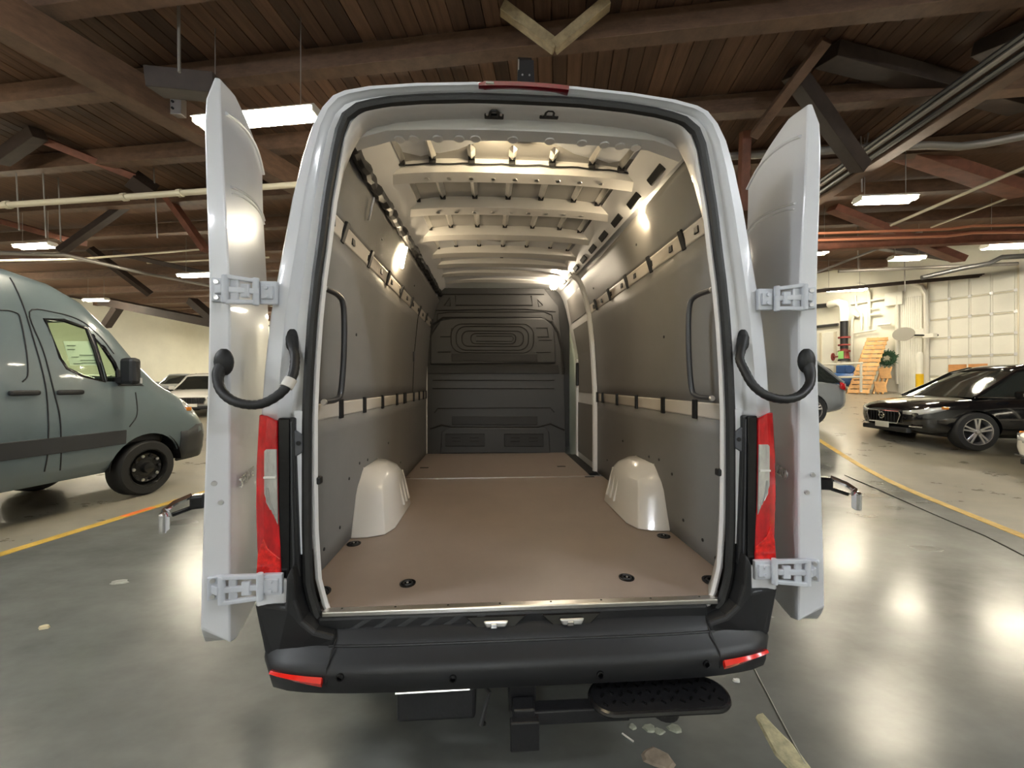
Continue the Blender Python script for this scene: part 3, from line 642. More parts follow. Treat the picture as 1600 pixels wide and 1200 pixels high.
def van_common(t, m, trim):
    """lower van: underbody, wheels, cladding, glazing, lights, seams (local axes: rear y=0, nose y=5.74)"""
    for y in (1.04, 4.72):
        for s in (-1, 1): wheel(t, s * .86, y, .365, .235, s, 'steel')
    MB().box((0, 2.9, .50), (1.5, 5.0, .16)).obj('underbody', dark_iron, t, bevel=.02)
    for y in (1.04, 4.72): MB().tube([(-.8, y, .36), (.8, y, .36)], .05, 10).obj('axle', dark_iron, t)
    for y in (4.72,):
        for s in (-1, 1):
            ang = [math.pi * i / 18 for i in range(19)]
            MB().loft([[(s * x, y + r_ * math.cos(a), .40 + r_ * math.sin(a)) for a in ang] for x, r_ in ((.97, .462), (.60, .462), (.58, .30))], False).obj('wheel_liner', dark_iron, t, solid=.006)
    # cab
    MB().box((0, 4.78, 1.02), (1.7, .55, .75)).obj('dashboard', blk_plastic, t, bevel=.08)
    for s in (-.48, .48):
        MB().box((s, 3.50, 1.12), (.52, .14, .70), Matrix.Rotation(R(8), 3, 'X')).box((s, 3.44, 1.60), (.26, .08, .2)).obj('seat', blk_plastic, t, bevel=.05)
    MB().tube([(-.48 + .19 * math.cos(a), 4.36 + .06 * math.sin(a), 1.42 + .18 * math.sin(a)) for a in [6.283 * i / 20 for i in range(20)]], .016, 8, closed=True).obj('steering_wheel', blk_plastic, t, smooth=True)
    MB().box((0, 3.35, 1.3), (1.6, .03, 1.5)).obj('cab_partition', blk_plastic, t)
    for s in (-1, 1):
        for nm, poly, tint in (('window', WIN, 0), ('quarter_window', QW, 0)):
            pts = [(s * (skin_x(y, z) - .014), y, z) for y, z in poly]
            w = MB().prism(pts, (s * .008, 0, 0)).obj(nm, clear_glass, t)
            MB().tube(pts, .022, 8, closed=True).obj('window_seal', blk_gloss, w, smooth=True)
        # mirror
        my, mz = side([(206, 580)], 1.14)[0]
        mr = MB().box((s * 1.12, my, mz), (.20, .12, .34)).obj('mirror', blk_plastic, t, bevel=.045)
        fp = side([(181, 575), (225, 603), (178, 603)], .93)
        MB().bar((s * .92, my - .02, mz - .12), (s * 1.06, my, mz - .11), .08, .08).prism([(s * (skin_x(y, z) - .03), y, z) for y, z in fp], (s * .045, 0, 0)).obj('mirror_foot', blk_plastic, mr, bevel=.01)
        MB().box((s * 1.18, my + .05, mz - .12), (.08, .03, .08)).obj('mirror_lamp', head_lens, mr, bevel=.01)
        # handles, cladding, seams
        for y, z in side([(37, 614), (109, 613)], 1.0):
            MB().box((s * (skin_x(y, z) + .015), y, z), (.04, .24, .055)).obj('door_handle', blk_plastic, t, bevel=.018)
        (ya, za), (yb2, zb2) = side([(0, 722), (0, 692)], 1.01)
        rings = []
        ye = side([(197, 690)], 1.0)[0][0]
        for i in range(12):
            y = 1.54 + (ye - 1.54) * i / 11
            rings.append([(s * (skin_x(y, z) + d), y, z) for z, d in ((za, -.01), (za + .01, .012), (zb2 - .01, .012), (zb2, -.01))])
        MB().loft(rings, True, True).obj('side_cladding', clad_grey, t, smooth=True)
        for path in ([(40, 433), (50, 480), (60, 545), (70, 613), (72, 700), (70, 737)], [(95, 735), (90, 653), (82, 613), (70, 545), (58, 487), (100, 488), (140, 501), (168, 526), (187, 553)],
                     [(212, 613), (212, 647), (200, 667)], [(-60, 484), (0, 484), (33, 487), (42, 503), (43, 580), (33, 597)]):
            MB().tube([(s * (skin_x(y, z) + .002), y, z) for y, z in side([(v.x, v.y) for v in smooth_path([(a, b, 0) for a, b in path], 5)], .98)], .0065, 5).obj('panel_gap', bulk_dark, t)
        # front
        rg = []
        for y, zz in ((5.30, 1.22), (5.42, 1.16), (5.55, 1.08), (5.64, .98)):
            rg.append([(s * (skin_x(y, zz + dz) + .006), y, zz + dz) for dz in (-.10, -.03, .03, .08)])
        hl = MB().loft(rg, False).obj('headlight', head_lens, t, smooth=True, solid=.02)
        MB().box((s * (skin_x(5.36, 1.10) + .004), 5.36, 1.12), (.03, .09, .06)).obj('turn_lens', amber, hl, bevel=.01)
        rg = []
        for y in (5.18, 5.3, 5.45, 5.6, 5.70, 5.76):
            rg.append([(s * (skin_x(min(y, 5.74), z) + .02), y, z) for z in (.36, .5, .7, .88 if y > 5.4 else .80)])
        MB().loft(rg, False).obj('bumper_corner', clad_grey, t, smooth=True, solid=.03)
    rings = [[(x, lerp_tab([(0, 5.78), (.6, 5.74), (.75, 5.70)], abs(x)), z) for z in (.36, .5, .7, .86)] for x in (-.72, -.5, -.2, .2, .5, .72)]
    MB().loft(rings, False).obj('front_bumper', clad_grey, t, smooth=True, solid=.05)
    MB().box((0, 5.73, .98), (.95, .05, .18)).obj('grille', blk_gloss, t, bevel=.02)
    # windscreen, a bent pane just proud of the skin
    rg = []
    for y in (4.30, 4.5, 4.7, 4.9, 5.02):
        z = lerp_tab(ROOF, y); rg.append([(x * lerp_tab([(4.3, .62), (5.0, .80)], y), y + .012 - .05 * x * x, z + .012 - .05 * x * x) for x in (-1, -.6, -.2, .2, .6, 1)])
    MB().loft(rg, False).obj('windscreen', clear_glass, t, smooth=True, solid=.01)

# ---- blue-grey van on the left, parallel to the hall
lv = thing('parked_van', 'blue-grey high-roof cargo van parked along the left yellow line', 'van', (LV.x, LV.y, 0), beta)
shell_l = van_shell(lv, blue_paint, False)
van_common(lv, blue_paint, blue_paint)
sp = side([(99, 533), (147, 533), (149, 571), (105, 571)], .90)
sh = MB().prism([(skin_x(y, z) - .03, y, z) for y, z in sp], (-.003, 0, 0)).obj('window_sheet', paper, lv)
for a, b in (((108, 558), (120, 558)), ((122, 555), (147, 555)), ((110, 568), (124, 568)), ((124, 567), (148, 567)), ((122, 563), (147, 563)), ((104, 540), (118, 540)), ((104, 546), (116, 546))):
    (y0, z0), (y1, z1) = side([a, b], .90); MB().bar((skin_x(y0, z0) - .027, y0, z0), (skin_x(y1, z1) - .027, y1, z1), .003, .007).obj('print_line', ink, sh)
MB().box((.25, 3.95, 2.0), (.5, .10, .07)).obj('sun_visor', blk_plastic, lv, bevel=.02)

# ================================================================== THE WHITE VAN
wv = thing('cargo_van', 'white high-roof cargo van with both rear doors swung open, empty lined interior', 'van', (VAN.x, VAN.y, 0), VAN.a)
def vy(px, py, y): return VAN.at(px, py, y=y)
def vx(px, py, x): return VAN.at(px, py, x=x)
def vz(px, py, z): return VAN.at(px, py, z=z)
sh_w = shell_l.copy(); sh_w.data = shell_l.data.copy(); sh_w.data.materials.clear(); sh_w.data.materials.append(white_paint)
COL.objects.link(sh_w); sh_w.parent = wv
# open the tail of the copied shell: drop the closing face at the rear
bm = bmesh.new(); bm.from_mesh(sh_w.data)
dead = [f for f in bm.faces if f.calc_center_median().y < .075 and abs(f.normal.y) > .9]
bmesh.ops.delete(bm, geom=dead, context='FACES'); bm.to_mesh(sh_w.data); bm.free()
van_common(wv, white_paint, white_paint)

# ---- rear frame: rings from the outer skin in to the flange (half outlines x,z from bottom to top centre)
O_ = [(1.0, 1.36), (1.0, 1.39), (.988, 1.55), (.967, 1.75), (.94, 1.9), (.913, 2.05), (.885, 2.2), (.85, 2.35), (.812, 2.47), (.775, 2.54), (.735, 2.588), (.69, 2.61), (.6, 2.63), (.42, 2.65), (.2, 2.664), (0, 2.667)]
S1 = [(.847, 1.36), (.845, 1.40), (.838, 1.55), (.825, 1.75), (.81, 1.9), (.79, 2.05), (.772, 2.2), (.745, 2.37), (.73, 2.46), (.708, 2.525), (.675, 2.557), (.645, 2.57), (.55, 2.592), (.4, 2.61), (.2, 2.623), (0, 2.624)]
S2 = [(.815, 1.36), (.814, 1.40), (.808, 1.55), (.795, 1.75), (.78, 1.9), (.76, 2.05), (.742, 2.2), (.712, 2.36), (.695, 2.44), (.668, 2.50), (.64, 2.528), (.61, 2.545), (.52, 2.567), (.38, 2.583), (.2, 2.594), (0, 2.596)]
def full(h, y): h = [(x, y(z) if callable(y) else y, z) for x, z in h]; return [(-a, b, c) for a, b, c in h] + h[-2::-1]
def mix(A, B, t): return [(a[0] + (b[0] - a[0]) * t, a[1] + (b[1] - a[1]) * t) for a, b in zip(A, B)]
rings = [full(O_, .06), full(mix(O_, S1, .05), .012), full(mix(O_, S1, .14), .0), full(mix(O_, S1, .48), -.004), full(mix(O_, S1, .54), .006),
         full(mix(O_, S1, .64), .010), full(mix(O_, S1, .72), .022), full(S1, .024), full(S2, .026)]
MB().loft(rings, False).obj('rear_frame', white_paint, wv, smooth=True, solid=.004)
# inner return of the frame down to the floor
S2b = [(.745, .60), (.775, .66), (.80, .76), (.812, .95), (.815, 1.15)] + S2
FLb = [(x - .016 * (1 - sstep(2.3, 2.55, z)), z - .004) for x, z in S2b]
IN = [(x + .035 * (1 - sstep(2.25, 2.5, z)), z + .002) for x, z in S2b]
MB().loft([full(S2b, .026), full(mix(S2b, FLb, .7), .022), full(FLb, .030), full(IN, .115)], False).obj('door_flange', white_inner, wv, smooth=True, solid=.004)
# header beam behind the flange
hb = []
for x in [-.70 + 1.40 * i / 20 for i in range(21)]:
    dz = -.030 * abs(x / .70) ** 2 - .035 * sstep(.56, .70, abs(x))
    hb.append([(x, .108, 2.594 + dz), (x, .122, 2.558 + dz), (x, .185, 2.553 + dz), (x, .205, 2.59 + dz), (x, .205, 2.66 + dz), (x, .108, 2.66 + dz)])
hdr = MB().loft(hb, True, True).obj('header_beam', white_inner, wv, smooth=True)
for x in (-.52, -.46, -.36, -.27, -.2, -.04, .12, .26, .36, .43, .5):
    MB().lathe([(.022, 0), (.022, .006)], (x, .170, 2.553 - .030 * abs(x / .70) ** 2), (0, 0, -1), 12).obj('punched_hole', white_inner, hdr)
# two striker loops on the header
for px in (772, 858):
    x, y, z = vy(px, 179, .075)
    st = MB().box((x, .080, z - .004), (.078, .02, .014)).obj('striker', dark_iron, wv, bevel=.004)
    MB().tube([(x - .017, .078, z - .008), (x - .016, .052, z - .008), (x - .009, .042, z - .008), (x + .009, .042, z - .008), (x + .016, .052, z - .008), (x + .017, .078, z - .008)], .005, 8).obj('loop', dark_iron, st, smooth=True)
    for s in (-1, 1): MB().lathe([(.006, 0), (.005, .005)], (x + s * .028, .070, z - .004), (0, -1, 0), 8).obj('bolt', galv, st)
# rubber seal all round
SM = [(.70, .565), (.76, .585), (.80, .64), (.825, .74), (.832, .95), (.832, 1.2)] + [((a[0] + b[0]) / 2, (a[1] + b[1]) / 2) for a, b in zip(S1, S2)]
MB().tube(resample(full(SM, .018), 90), .0185, 8, flat=1.0).obj('door_seal', seal_rubber, wv, smooth=True)
# high brake light
x0, x1 = vy(743, 130, 0.0)[0], vy(888, 130, 0.0)[0]
rl = [[(x, y, z - .006 * (abs(x - (x0 + x1) / 2) / .17) ** 2) for y, z in ((-.012, 2.642), (-.016, 2.655), (.02, 2.682), (.09, 2.69), (.09, 2.655), (.02, 2.642))] for x in [x0 + (x1 - x0) * i / 10 for i in range(11)]]
rl[0] = [(x0 + .012, y, z - .006) for y, z in ((-.008, 2.645), (-.010, 2.652), (.02, 2.664), (.08, 2.668), (.08, 2.655), (.02, 2.645))]
tl = MB().loft(rl, True, True).obj('high_brake_light', red_third, wv, smooth=True)
MB().box((x0 + .055, -.014, 2.646), (.03, .006, .007)).obj('led_slot', clear_lens, tl)

# ---- tail lights, black trim, hinge pillars
for s in (-1, 1):
    rg = []
    for z, xo, xi in ((1.375, .998, .918), (1.30, 1.003, .918), (1.2, 1.008, .917), (1.05, 1.010, .914), (.9, 1.006, .906), (.785, .998, .902)):
        rg.append([(s * xo, .10, z), (s * (xo + .002), .03, z), (s * (xo - .010), -.012, z), (s * (xo - .045), -.024, z), (s * xi, -.024, z), (s * xi, .10, z)])
    rg[0] = [(x, y, z + (.012 if abs(x) > .95 else -.012)) for x, y, z in rg[0]]
    tl = MB().loft(rg, True, True).obj('tail_light', red_lens, wv, bevel=.006)
    cp = [(.960, 1.255), (.954, 1.262), (.917, 1.262), (.912, .985), (.930, 1.03), (.950, 1.07), (.960, 1.10)]
    cl = MB().prism([(s * x, -.022, z) for x, z in cp], (0, -.009, 0)).obj('clear_lens', clear_lens, tl, bevel=.003)
    for zz in (1.16, ): MB().box((s * .938, -.033, zz), (.042, .006, .007)).obj('lens_divider', white_clip, cl)
    for i in range(3):
        MB().tube([(s * (.916 + .010 * i), -.031, 1.01 + .016 * i), (s * (.938 + .006 * i), -.031, 1.07), (s * (.945 + .003 * i), -.031, 1.12)], .002, 5).obj('lens_rib', galv, cl)
    MB().prism([(s * x, -.021, z) for x, z in ((.990, .80), (.905, .80), (.905, .86), (.95, .90), (.965, .94), (.985, .88))], (0, -.006, 0)).obj('lamp_cell', mat('red_cell', (.75, .015, .012), .1, coat=1.0, var=.5, scale=45), tl, bevel=.004)
    # black pocket behind the lamp: column, recess and bracket
    MB().box((s * .897, .03, 1.075), (.042, .10, .60)).obj('lamp_trim', blk_gloss, wv, bevel=.006)
    MB().prism([(s * x, -.012, z) for x, z in ((.882, 1.375), (.862, 1.375), (.862, 1.30), (.846, .86), (.842, .78), (.882, .78))], (0, .09, 0)).obj('lamp_trim', blk_plastic, wv, bevel=.006)
    MB().tube([(s * .872, -.014, 1.36), (s * .870, -.014, 1.1), (s * .862, -.014, .82)], .004, 6).obj('trim_rib', steel_dark, wv)
    MB().prism([(s * x, .004, z) for x, z in ((.872, 1.40), (.838, 1.40), (.838, .86), (.849, .86))], (0, .03, 0)).obj('pillar_strip', white_paint, wv, bevel=.003)
    br = MB().prism([(s * .872, -.008, 1.335), (s * .868, -.008, 1.225), (s * .838, -.008, 1.245), (s * .838, -.008, 1.31)], (0, .03, 0)).obj('trim_bracket', grey_bracket, wv, bevel=.003)
    MB().lathe([(.009, 0), (.009, .008)], (s * .848, -.002, 1.28), (0, -1, 0), 10).obj('bolt', dark_iron, br)
    # lower corner block under the lamp and white hinge box
    MB().box((s * .935, .015, .735), (.115, .09, .105)).obj('hinge_block', white_paint, wv, bevel=.012)
    poly = [(1.0, .70), (.875, .70), (.872, .80), (.855, .84), (.845, .80), (.84, .72), (.815, .645), (.77, .605), (.70, .585), (.70, .50), (.925, .47), (.965, .52)]
    MB().loft([[(s * x, y + (.03 if x > .9 else 0), z) for x, z in poly] for y in (-.055,)] + [[(s * x, .14, z) for x, z in poly]], True, True).obj('bumper_corner_cap', blk_plastic, wv, bevel=.03, seg=3)
    # stop buffer on the flange
    MB().box((s * .80, .04, 1.13 if s < 0 else 1.14), (.03, .03, .03)).obj('stop_buffer', blk_rubber, wv, bevel=.006)

# ---- bumper
prof = [(.10, .60), (-.005, .60), (-.02, .588), (-.05, .572), (-.062, .556), (-.070, .543), (-.108, .522), (-.122, .508), (-.128, .492), (-.124, .45), (-.112, .420), (-.06, .41), (.10, .41)]
rg = []
for i in range(33):
    x = -.975 + 1.95 * i / 32; a = abs(x) / .995; sh_y = .075 * a ** 6 + .06 * sstep(.90, 1.0, a); e = sstep(.93, 1.0, a)
    rg.append([(x * (1 if y > -.03 else 1 - .004 * a), min(y + sh_y, .10), z + .03 * e * (z < .48) - .035 * e * (z > .56)) for y, z in prof])
bmp = MB().loft(rg, True, True).obj('rear_bumper', blk_plastic, wv, smooth=True)
def bump_y(x, y): a = abs(x) / .995; return min(y + .075 * a ** 6 + .06 * sstep(.90, 1.0, a), .10)
for px, py in ((532, 1057), (708, 1057), (937, 1051), (1103, 1036)):
    x, _, z = vy(px, py, -.12)
    MB().lathe([(.013, -.004), (.013, .003), (.009, .004), (.009, -.004)], (x, bump_y(x, -.131), z), (0, -1, 0), 16).obj('parking_sensor', blk_gloss, bmp, smooth=True)
for s in (-1, 1):
    pts = [(s * (.715 + .19 * i / 6)) for i in range(7)]
    rg = [[(x, bump_y(x, -.135), .476 + .003 * i - .017 * (1 - i / 9)), (x, bump_y(x, -.143), .476 + .003 * i), (x, bump_y(x, -.135), .476 + .003 * i + .017 * (1 - i / 9)), (x, bump_y(x, -.12), .476 + .003 * i)] for i, x in enumerate(pts)]
    MB().loft(rg, True, True).obj('reflector', red_refl, bmp, smooth=True)
    MB().tube([(s * .70, bump_y(.7, -.05), .57), (s * .704, bump_y(.7, -.12), .515), (s * .704, bump_y(.7, -.128), .47), (s * .704, bump_y(.7, -.117), .445)], .003, 5).obj('panel_gap', bulk_dark, bmp)
MB().tube([(x, bump_y(x, -.064), .553) for x in [-.72 + 1.44 * i / 20 for i in range(21)]], .0045, 6).obj('step_lip', blk_plastic, bmp, smooth=True)
MB().box((-.03, .012, .605), (1.50, .05, .05)).obj('sill_cover', blk_plastic, wv, bevel=.01)
# striker pockets in the sill
for px, py in ((775, 972), (893, 968)):
    x, _, z = vy(px, py, -.02)
    pk = MB().prism([(x - .12, -.016, z + .022), (x + .12, -.016, z + .022), (x + .065, -.03, z - .022), (x - .065, -.03, z - .022)], (0, .03, 0)).obj('latch_pocket', blk_gloss, wv, bevel=.004)
    MB().prism([(x - .048, -.034, z + .010), (x + .048, -.034, z + .010), (x + .036, -.038, z - .012), (x - .036, -.038, z - .012)], (0, .012, 0)).obj('latch_plate', galv, pk, bevel=.006)
    MB().box((x - .008, -.042, z - .001), (.026, .008, .020)).obj('latch_catch', chrome, pk, bevel=.004)
for i in range(6):
    x = -.66 + i * .085
    MB().prism([(x, -.016, .588), (x + .028, -.016, .588), (x + .08, -.016, .620), (x + .052, -.016, .620)], (0, .01, 0)).obj('tread_rib', bulk_grey, wv)

# ---- cargo floor
fz = .64
MB().box((0, 1.03, fz - .012), (1.83, 2.02, .024)).obj('floor_panel', floor_ply, wv, bevel=.003)
MB().box((-.055, 2.70, fz - .012), (1.72, 1.30, .024)).obj('floor_panel', floor_ply, wv, bevel=.003)
MB().box((0, 2.045, fz + .002), (1.80, .012, .008)).obj('joint_strip', alu, wv)
et = MB().box((0, .012, fz - .004), (1.535, .034, .022)).obj('edge_trim', alu, wv, bevel=.005)
for i in range(8): MB().lathe([(.005, 0), (.004, .002)], (-.70 + i * .2, .016, fz + .006), (0, 0, 1), 8).obj('screw', dark_iron, et)
MB().box((0, 1.7, fz - .06), (1.8, 3.4, .05)).obj('cargo_subfloor', dark_iron, wv)
MB().box((.86, 2.72, fz - .02), (.12, 1.0, .02)).obj('step_well', blk_rubber, wv)
# tie-down rings
for px, py, r_ in ((553, 850, .036), (1037, 838, .036), (637, 912, .034), (979, 903, .034), (499, 926, .045), (1114, 908, .045)):
    x, y, _ = vz(px, py, fz)
    tr = MB().lathe([(r_, 0), (r_, .004), (r_ * .8, .005), (r_ * .72, .001)], (x, y, fz), (0, 0, 1), 20).obj('tie_down_ring', blk_gloss, wv, smooth=True)
    MB().tube([(x + r_ * .55 * math.cos(a), y + r_ * .55 * math.sin(a), fz + .004) for a in [6.283 * i / 16 for i in range(16)]], .004, 6, closed=True).obj('ring', dark_iron, tr, smooth=True)
    MB().ball((x, y - .003, fz + .006), .006, 8).obj('stud', chrome, tr, smooth=True)
for px, py in ((663, 731), (877, 729), (633, 748), (921, 745)):
    x, y, _ = vz(px, py, fz); MB().box((x, y, fz + .001), (.085, .03, .006)).obj('floor_slot', bulk_dark, wv)

# ---- wall linings (profile of half width by height), rails and clips
WP = [(.64, .915), (1.45, .915), (1.7, .905), (1.9, .893), (2.1, .872), (2.26, .850), (2.42, .805), (2.54, .755)]
def wx(z): return lerp_tab(WP, z)
def wpanel(s, y0, y1, z0, z1, name='wall_panel', m=panel_grey, d=.0, dy=0.0):
    n = 8; rg = [[(s * (wx(z0 + (z1 - z0) * k / n) - d), y, z0 + (z1 - z0) * k / n) for k in range(n + 1)] for y in (y0, y1)]
    o = MB().loft(rg, False).obj(name, m, wv, smooth=True); md = o.modifiers.new('s', 'SOLIDIFY'); md.thickness = .008; md.offset = 0
    return o
for s in (-1, 1):
    ye = 3.30 if s < 0 else 2.235
    wpanel(s, .10, ye, .642, 1.345); wpanel(s, .10, ye, 1.40, 2.205); wpanel(s, .10, ye, 2.265, 2.53)
    for z0, z1, nm in ((1.335, 1.41, 'lower_rail'), (2.195, 2.275, 'upper_rail')):
        rl = wpanel(s, .10, ye, z0, z1, nm, rail_paint, .002); zc = (z0 + z1) / 2
        if nm == 'upper_rail':
            ycs = [.30 + .26 * i for i in range(12 if s < 0 else 8)]
            cl = [.43 + .40 * i for i in range(8 if s < 0 else 5)]
            for y in ycs: MB().box((s * (wx(zc) - .008), y, zc), (.008, .035, .032)).obj('rail_slot', bulk_dark, rl)
        else: cl = [.55, .92, 1.32, 1.75, 2.02, 2.07, 2.45, 2.75, 3.02, 3.2] if s < 0 else [.42, .78, 1.20, 1.62, 2.02, 2.2]
        for y in cl:
            if y < ye: MB().box((s * (wx(zc) - .012), y, zc), (.014, .035, z1 - z0 + .022), Matrix.Rotation(s * (-.30 if z0 > 2 else 0), 3, 'Y')).obj('panel_clip', blk_plastic, rl, bevel=.003)
    # grab handle by the opening
    hx = wx(1.6) - .005
    top, bot = (vy(497, 452, .12), vy(487, 628, .12)) if s < 0 else (vy(1116, 455, .12), vy(1128, 622, .12))
    zt_, zb_ = top[2], bot[2]
    gp = [(s * .80, .10, zt_), (s * .785, .20, zt_ - .005), (s * .775, .235, zt_ - .05), (s * .775, .24, (zt_ + zb_) / 2), (s * .785, .235, zb_ + .05), (s * .79, .20, zb_ + .008), (s * .805, .10, zb_)]
    gh = MB().tube(smooth_path(gp, 5), .012, 10).obj('grab_handle', steel_dark, wv, smooth=True)
    for z in (zt_, zb_): MB().lathe([(.013, 0), (.011, .008)], (s * .80, .098, z), (0, -1, 0), 12).obj('handle_foot', galv, gh)
    # wheel arch box
    ar = []
    for k in range(9):
        f = k / 8; z = fz + .002 + .345 * f
        ins = .045 * f + .10 * max(0, f - .75) * 4 * .35; xin = .70 + .055 * f + .06 * max(0, f - .85) / .15
        y0, y1 = .70 + .13 * f + .09 * max(0, f - .7) / .3, 1.42 - .10 * f - .10 * max(0, f - .7) / .3
        xo = wx(z) - .003; r_ = .12
        loop = [(xo, y0), (xin + r_, y0 + .005), (xin + .035, y0 + .045), (xin, y0 + r_ + .02), (xin, y1 - r_), (xin + .03, y1 - .03), (xin + r_, y1), (xo, y1)]
        ar.append([(s * a, b, z) for a, b in loop])
    ab = MB().loft(ar, True, True).obj('wheel_arch_cover', arch_white, wv, bevel=.03, smooth=True, seg=3)
    for k in range(3):
        y = 1.10 + .075 * k
        MB().bar((s * .703, y, .70), (s * .752, y, .90), .022, .014, (s, 0, 0)).obj('stiffening_rib', arch_white, ab, bevel=.006)
    # wall screws
    for (y, z) in ((.22, 2.42), (.95, 2.40), (.75, 1.78), (.36, .73), (.55, .76), (.68, .98), (.85, 1.03), (.25, .69), (1.9, .82), (2.0, 2.38), (1.0, 1.02), (1.5, 1.05)):
        if y < ye: MB().lathe([(.009, 0), (.008, .004)], (s * (wx(z) - .003), y, z), (-s, 0, 0), 8).obj('panel_screw', bulk_dark, wv)
# seam and latch in the left lining
MB().tube([(-wx(1.41) + .005, 2.42, 1.41), (-wx(1.8) + .005, 2.42, 1.8), (-wx(2.19) + .005, 2.42, 2.19)], .004, 6).obj('panel_seam', bulk_dark, wv)
MB().box((-wx(1.77) + .012, 2.38, 1.77), (.012, .05, .10)).obj('latch_plate', steel_dark, wv, bevel=.003)
# torn black liner edge and hanging harness along the left roof rail
mbt = MB(); pts = []; 
for k in range(60):
    f = k / 59; pts.append((-.735 + .0 * f + random.uniform(-.008, .008), .13 + 3.1 * f, 2.525 + .06 * f + random.uniform(-.008, .008)))
mbt.tube(pts, [random.uniform(.024, .036) for _ in pts], 8).obj('wiring_harness', blk_rubber, wv)
# roof rails, ribs and skin
def rz_(y): return 2.60 + .04 * y
for s in (-1, 1):
    rr = MB().loft([[(s * .60, y, rz_(y) + .035), (s * .66, y, rz_(y) - .02), (s * .735, y, rz_(y) - .085), (s * .755, y, rz_(y) - .05), (s * .70, y, rz_(y) + .04)] for y in (.16, 1.0, 2.0, 3.3)], True, True).obj('roof_rail', white_inner, wv)
    for k in range(9):
        y = .42 + .30 * k
        if s < 0: continue
        MB().box((s * .700, y, rz_(y) - .058), (.012, .16, .045), Matrix.Rotation(s * -.7, 3, 'Y')).obj('rail_opening', bulk_dark if s > 0 else dark_iron, rr, bevel=.01)
roof_mat = mat('roof_skin_grey', (.40, .385, .36), .22, .15, coat=.3); rib_mat = mat('rib_white', (.80, .78, .74), .25, coat=.4)
rs = MB().loft([[(x, y, rz_(y) + .085 - .06 * abs(x / .70) ** 4) for x in [-.70 + 1.4 * i / 14 for i in range(15)]] for y in (.15, .8, 1.6, 2.4, 3.35)], False).obj('roof_skin', roof_mat, wv, smooth=True, solid=.003)
ribs = (.636, 1.088, 1.594, 2.064, 2.416, 2.79, 3.12)
for y in ribs:
    rg = []
    for x in [-.72 + 1.44 * i / 16 for i in range(17)]:
        z = rz_(y) - .035 * abs(x / .72) ** 3 + .012
        rg.append([(x, y - .055, z + .035), (x, y - .045, z), (x, y + .035, z - .012), (x, y + .05, z + .035), (x, y + .05, z + .07), (x, y - .055, z + .07)])
    rb = MB().loft(rg, True, True).obj('roof_rib', rib_mat, wv, smooth=True)
    for i in range(9):
        x = -.48 + .12 * i
        if y < 1.2: MB().lathe([(.014, 0), (.012, .003)], (x, y + .0, rz_(y) + .001 - .033 * abs(x / .72) ** 3), (0, 0, -1), 10).obj('rib_hole', alu, rb)
bead = None
edges = [.235] + list(ribs)
for k in range(len(edges) - 1):
    y0, y1 = edges[k] + .06, edges[k + 1] - .06; ln = y1 - y0
    for i, x in enumerate((-.60, -.44, -.235, -.02, .195, .41, .57)):
        segs = [(y0 + ln * .1, y1)] if (k > 0 or abs(x) > .4) else [(y0, y0 + ln * .36), (y0 + ln * .55, y1)]
        for a, b in segs:
            z = rz_((a + b) / 2) + .083 - .06 * abs(x / .70) ** 4; w = .022; zz = [rz_(a) + .083 - .06 * abs(x / .70) ** 4, rz_(b) + .083 - .06 * abs(x / .70) ** 4]
            mbd = MB().loft([[(x - w * .4, a - .0, zz[0]), (x, a, zz[0] - .003), (x + w * .4, a, zz[0])], [(x - w, a + .03, zz[0]), (x, a + .03, zz[0] - .024), (x + w, a + .03, zz[0])],
                             [(x - w, b - .03, zz[1]), (x, b - .03, zz[1] - .024), (x + w, b - .03, zz[1])], [(x - w * .4, b, zz[1]), (x, b, zz[1] - .003), (x + w * .4, b, zz[1])]], False)
            bo = mbd.obj('roof_bead', alu, rs)
            if b == y1: MB().box((x, b - .012, zz[1] - .012), (.034, .03, .018)).obj('bead_clip', bulk_dark, rs, bevel=.004)
# cable clipped along the first rib
y = .636 - .065; cp = []
for i in range(40):
    x = -.66 + 1.34 * i / 39; cp.append((x, y, rz_(y) + .052 - .035 * abs(x / .72) ** 3 - .006 * abs(math.sin(i * .55))))
cb = MB().tube(cp, .004, 6).obj('roof_cable', blk_rubber, wv)
for x in (-.60, -.44, -.235, -.02, .195, .41, .57): MB().box((x, y - .008, rz_(y) + .05 - .035 * abs(x / .72) ** 3), (.035, .02, .018)).obj('cable_clip', blk_rubber, cb, bevel=.004)
# interior lamps
x, yy, z = vx(1003, 332, .83)
lt = MB().tube([vx(997, 308, .735), vx(1002, 330, .755), vx(1007, 351, .775)], .010, 8).obj('side_lamp', lamp_s, wv, smooth=True)
lt = MB().tube([vx(635, 386, -.74), vx(631, 402, -.76), vx(628, 419, -.78)], .010, 8).obj('side_lamp', lamp_s, wv, smooth=True)
MB().tube([vx(576, 344, -.79), vx(584, 308, -.745)], .007, 6).obj('wall_clip', alu, wv)
MB().lathe([(.04, 0), (.045, .02), (.03, .035)], (.60, 2.93, 2.64), (0, -.6, -.8), 16).obj('dome_lamp', lamp_i, wv, smooth=True)
MB().box((0, .235, 2.625), (.26, .05, .03)).obj('assumed_load_lamp', mat('assumed_lamp_warm', (1, 1, 1), .5, emit=(1, .80, .50), estr=26.0), wv, bevel=.008)  # unseen lamp assumed behind the header, lighting the roof inside

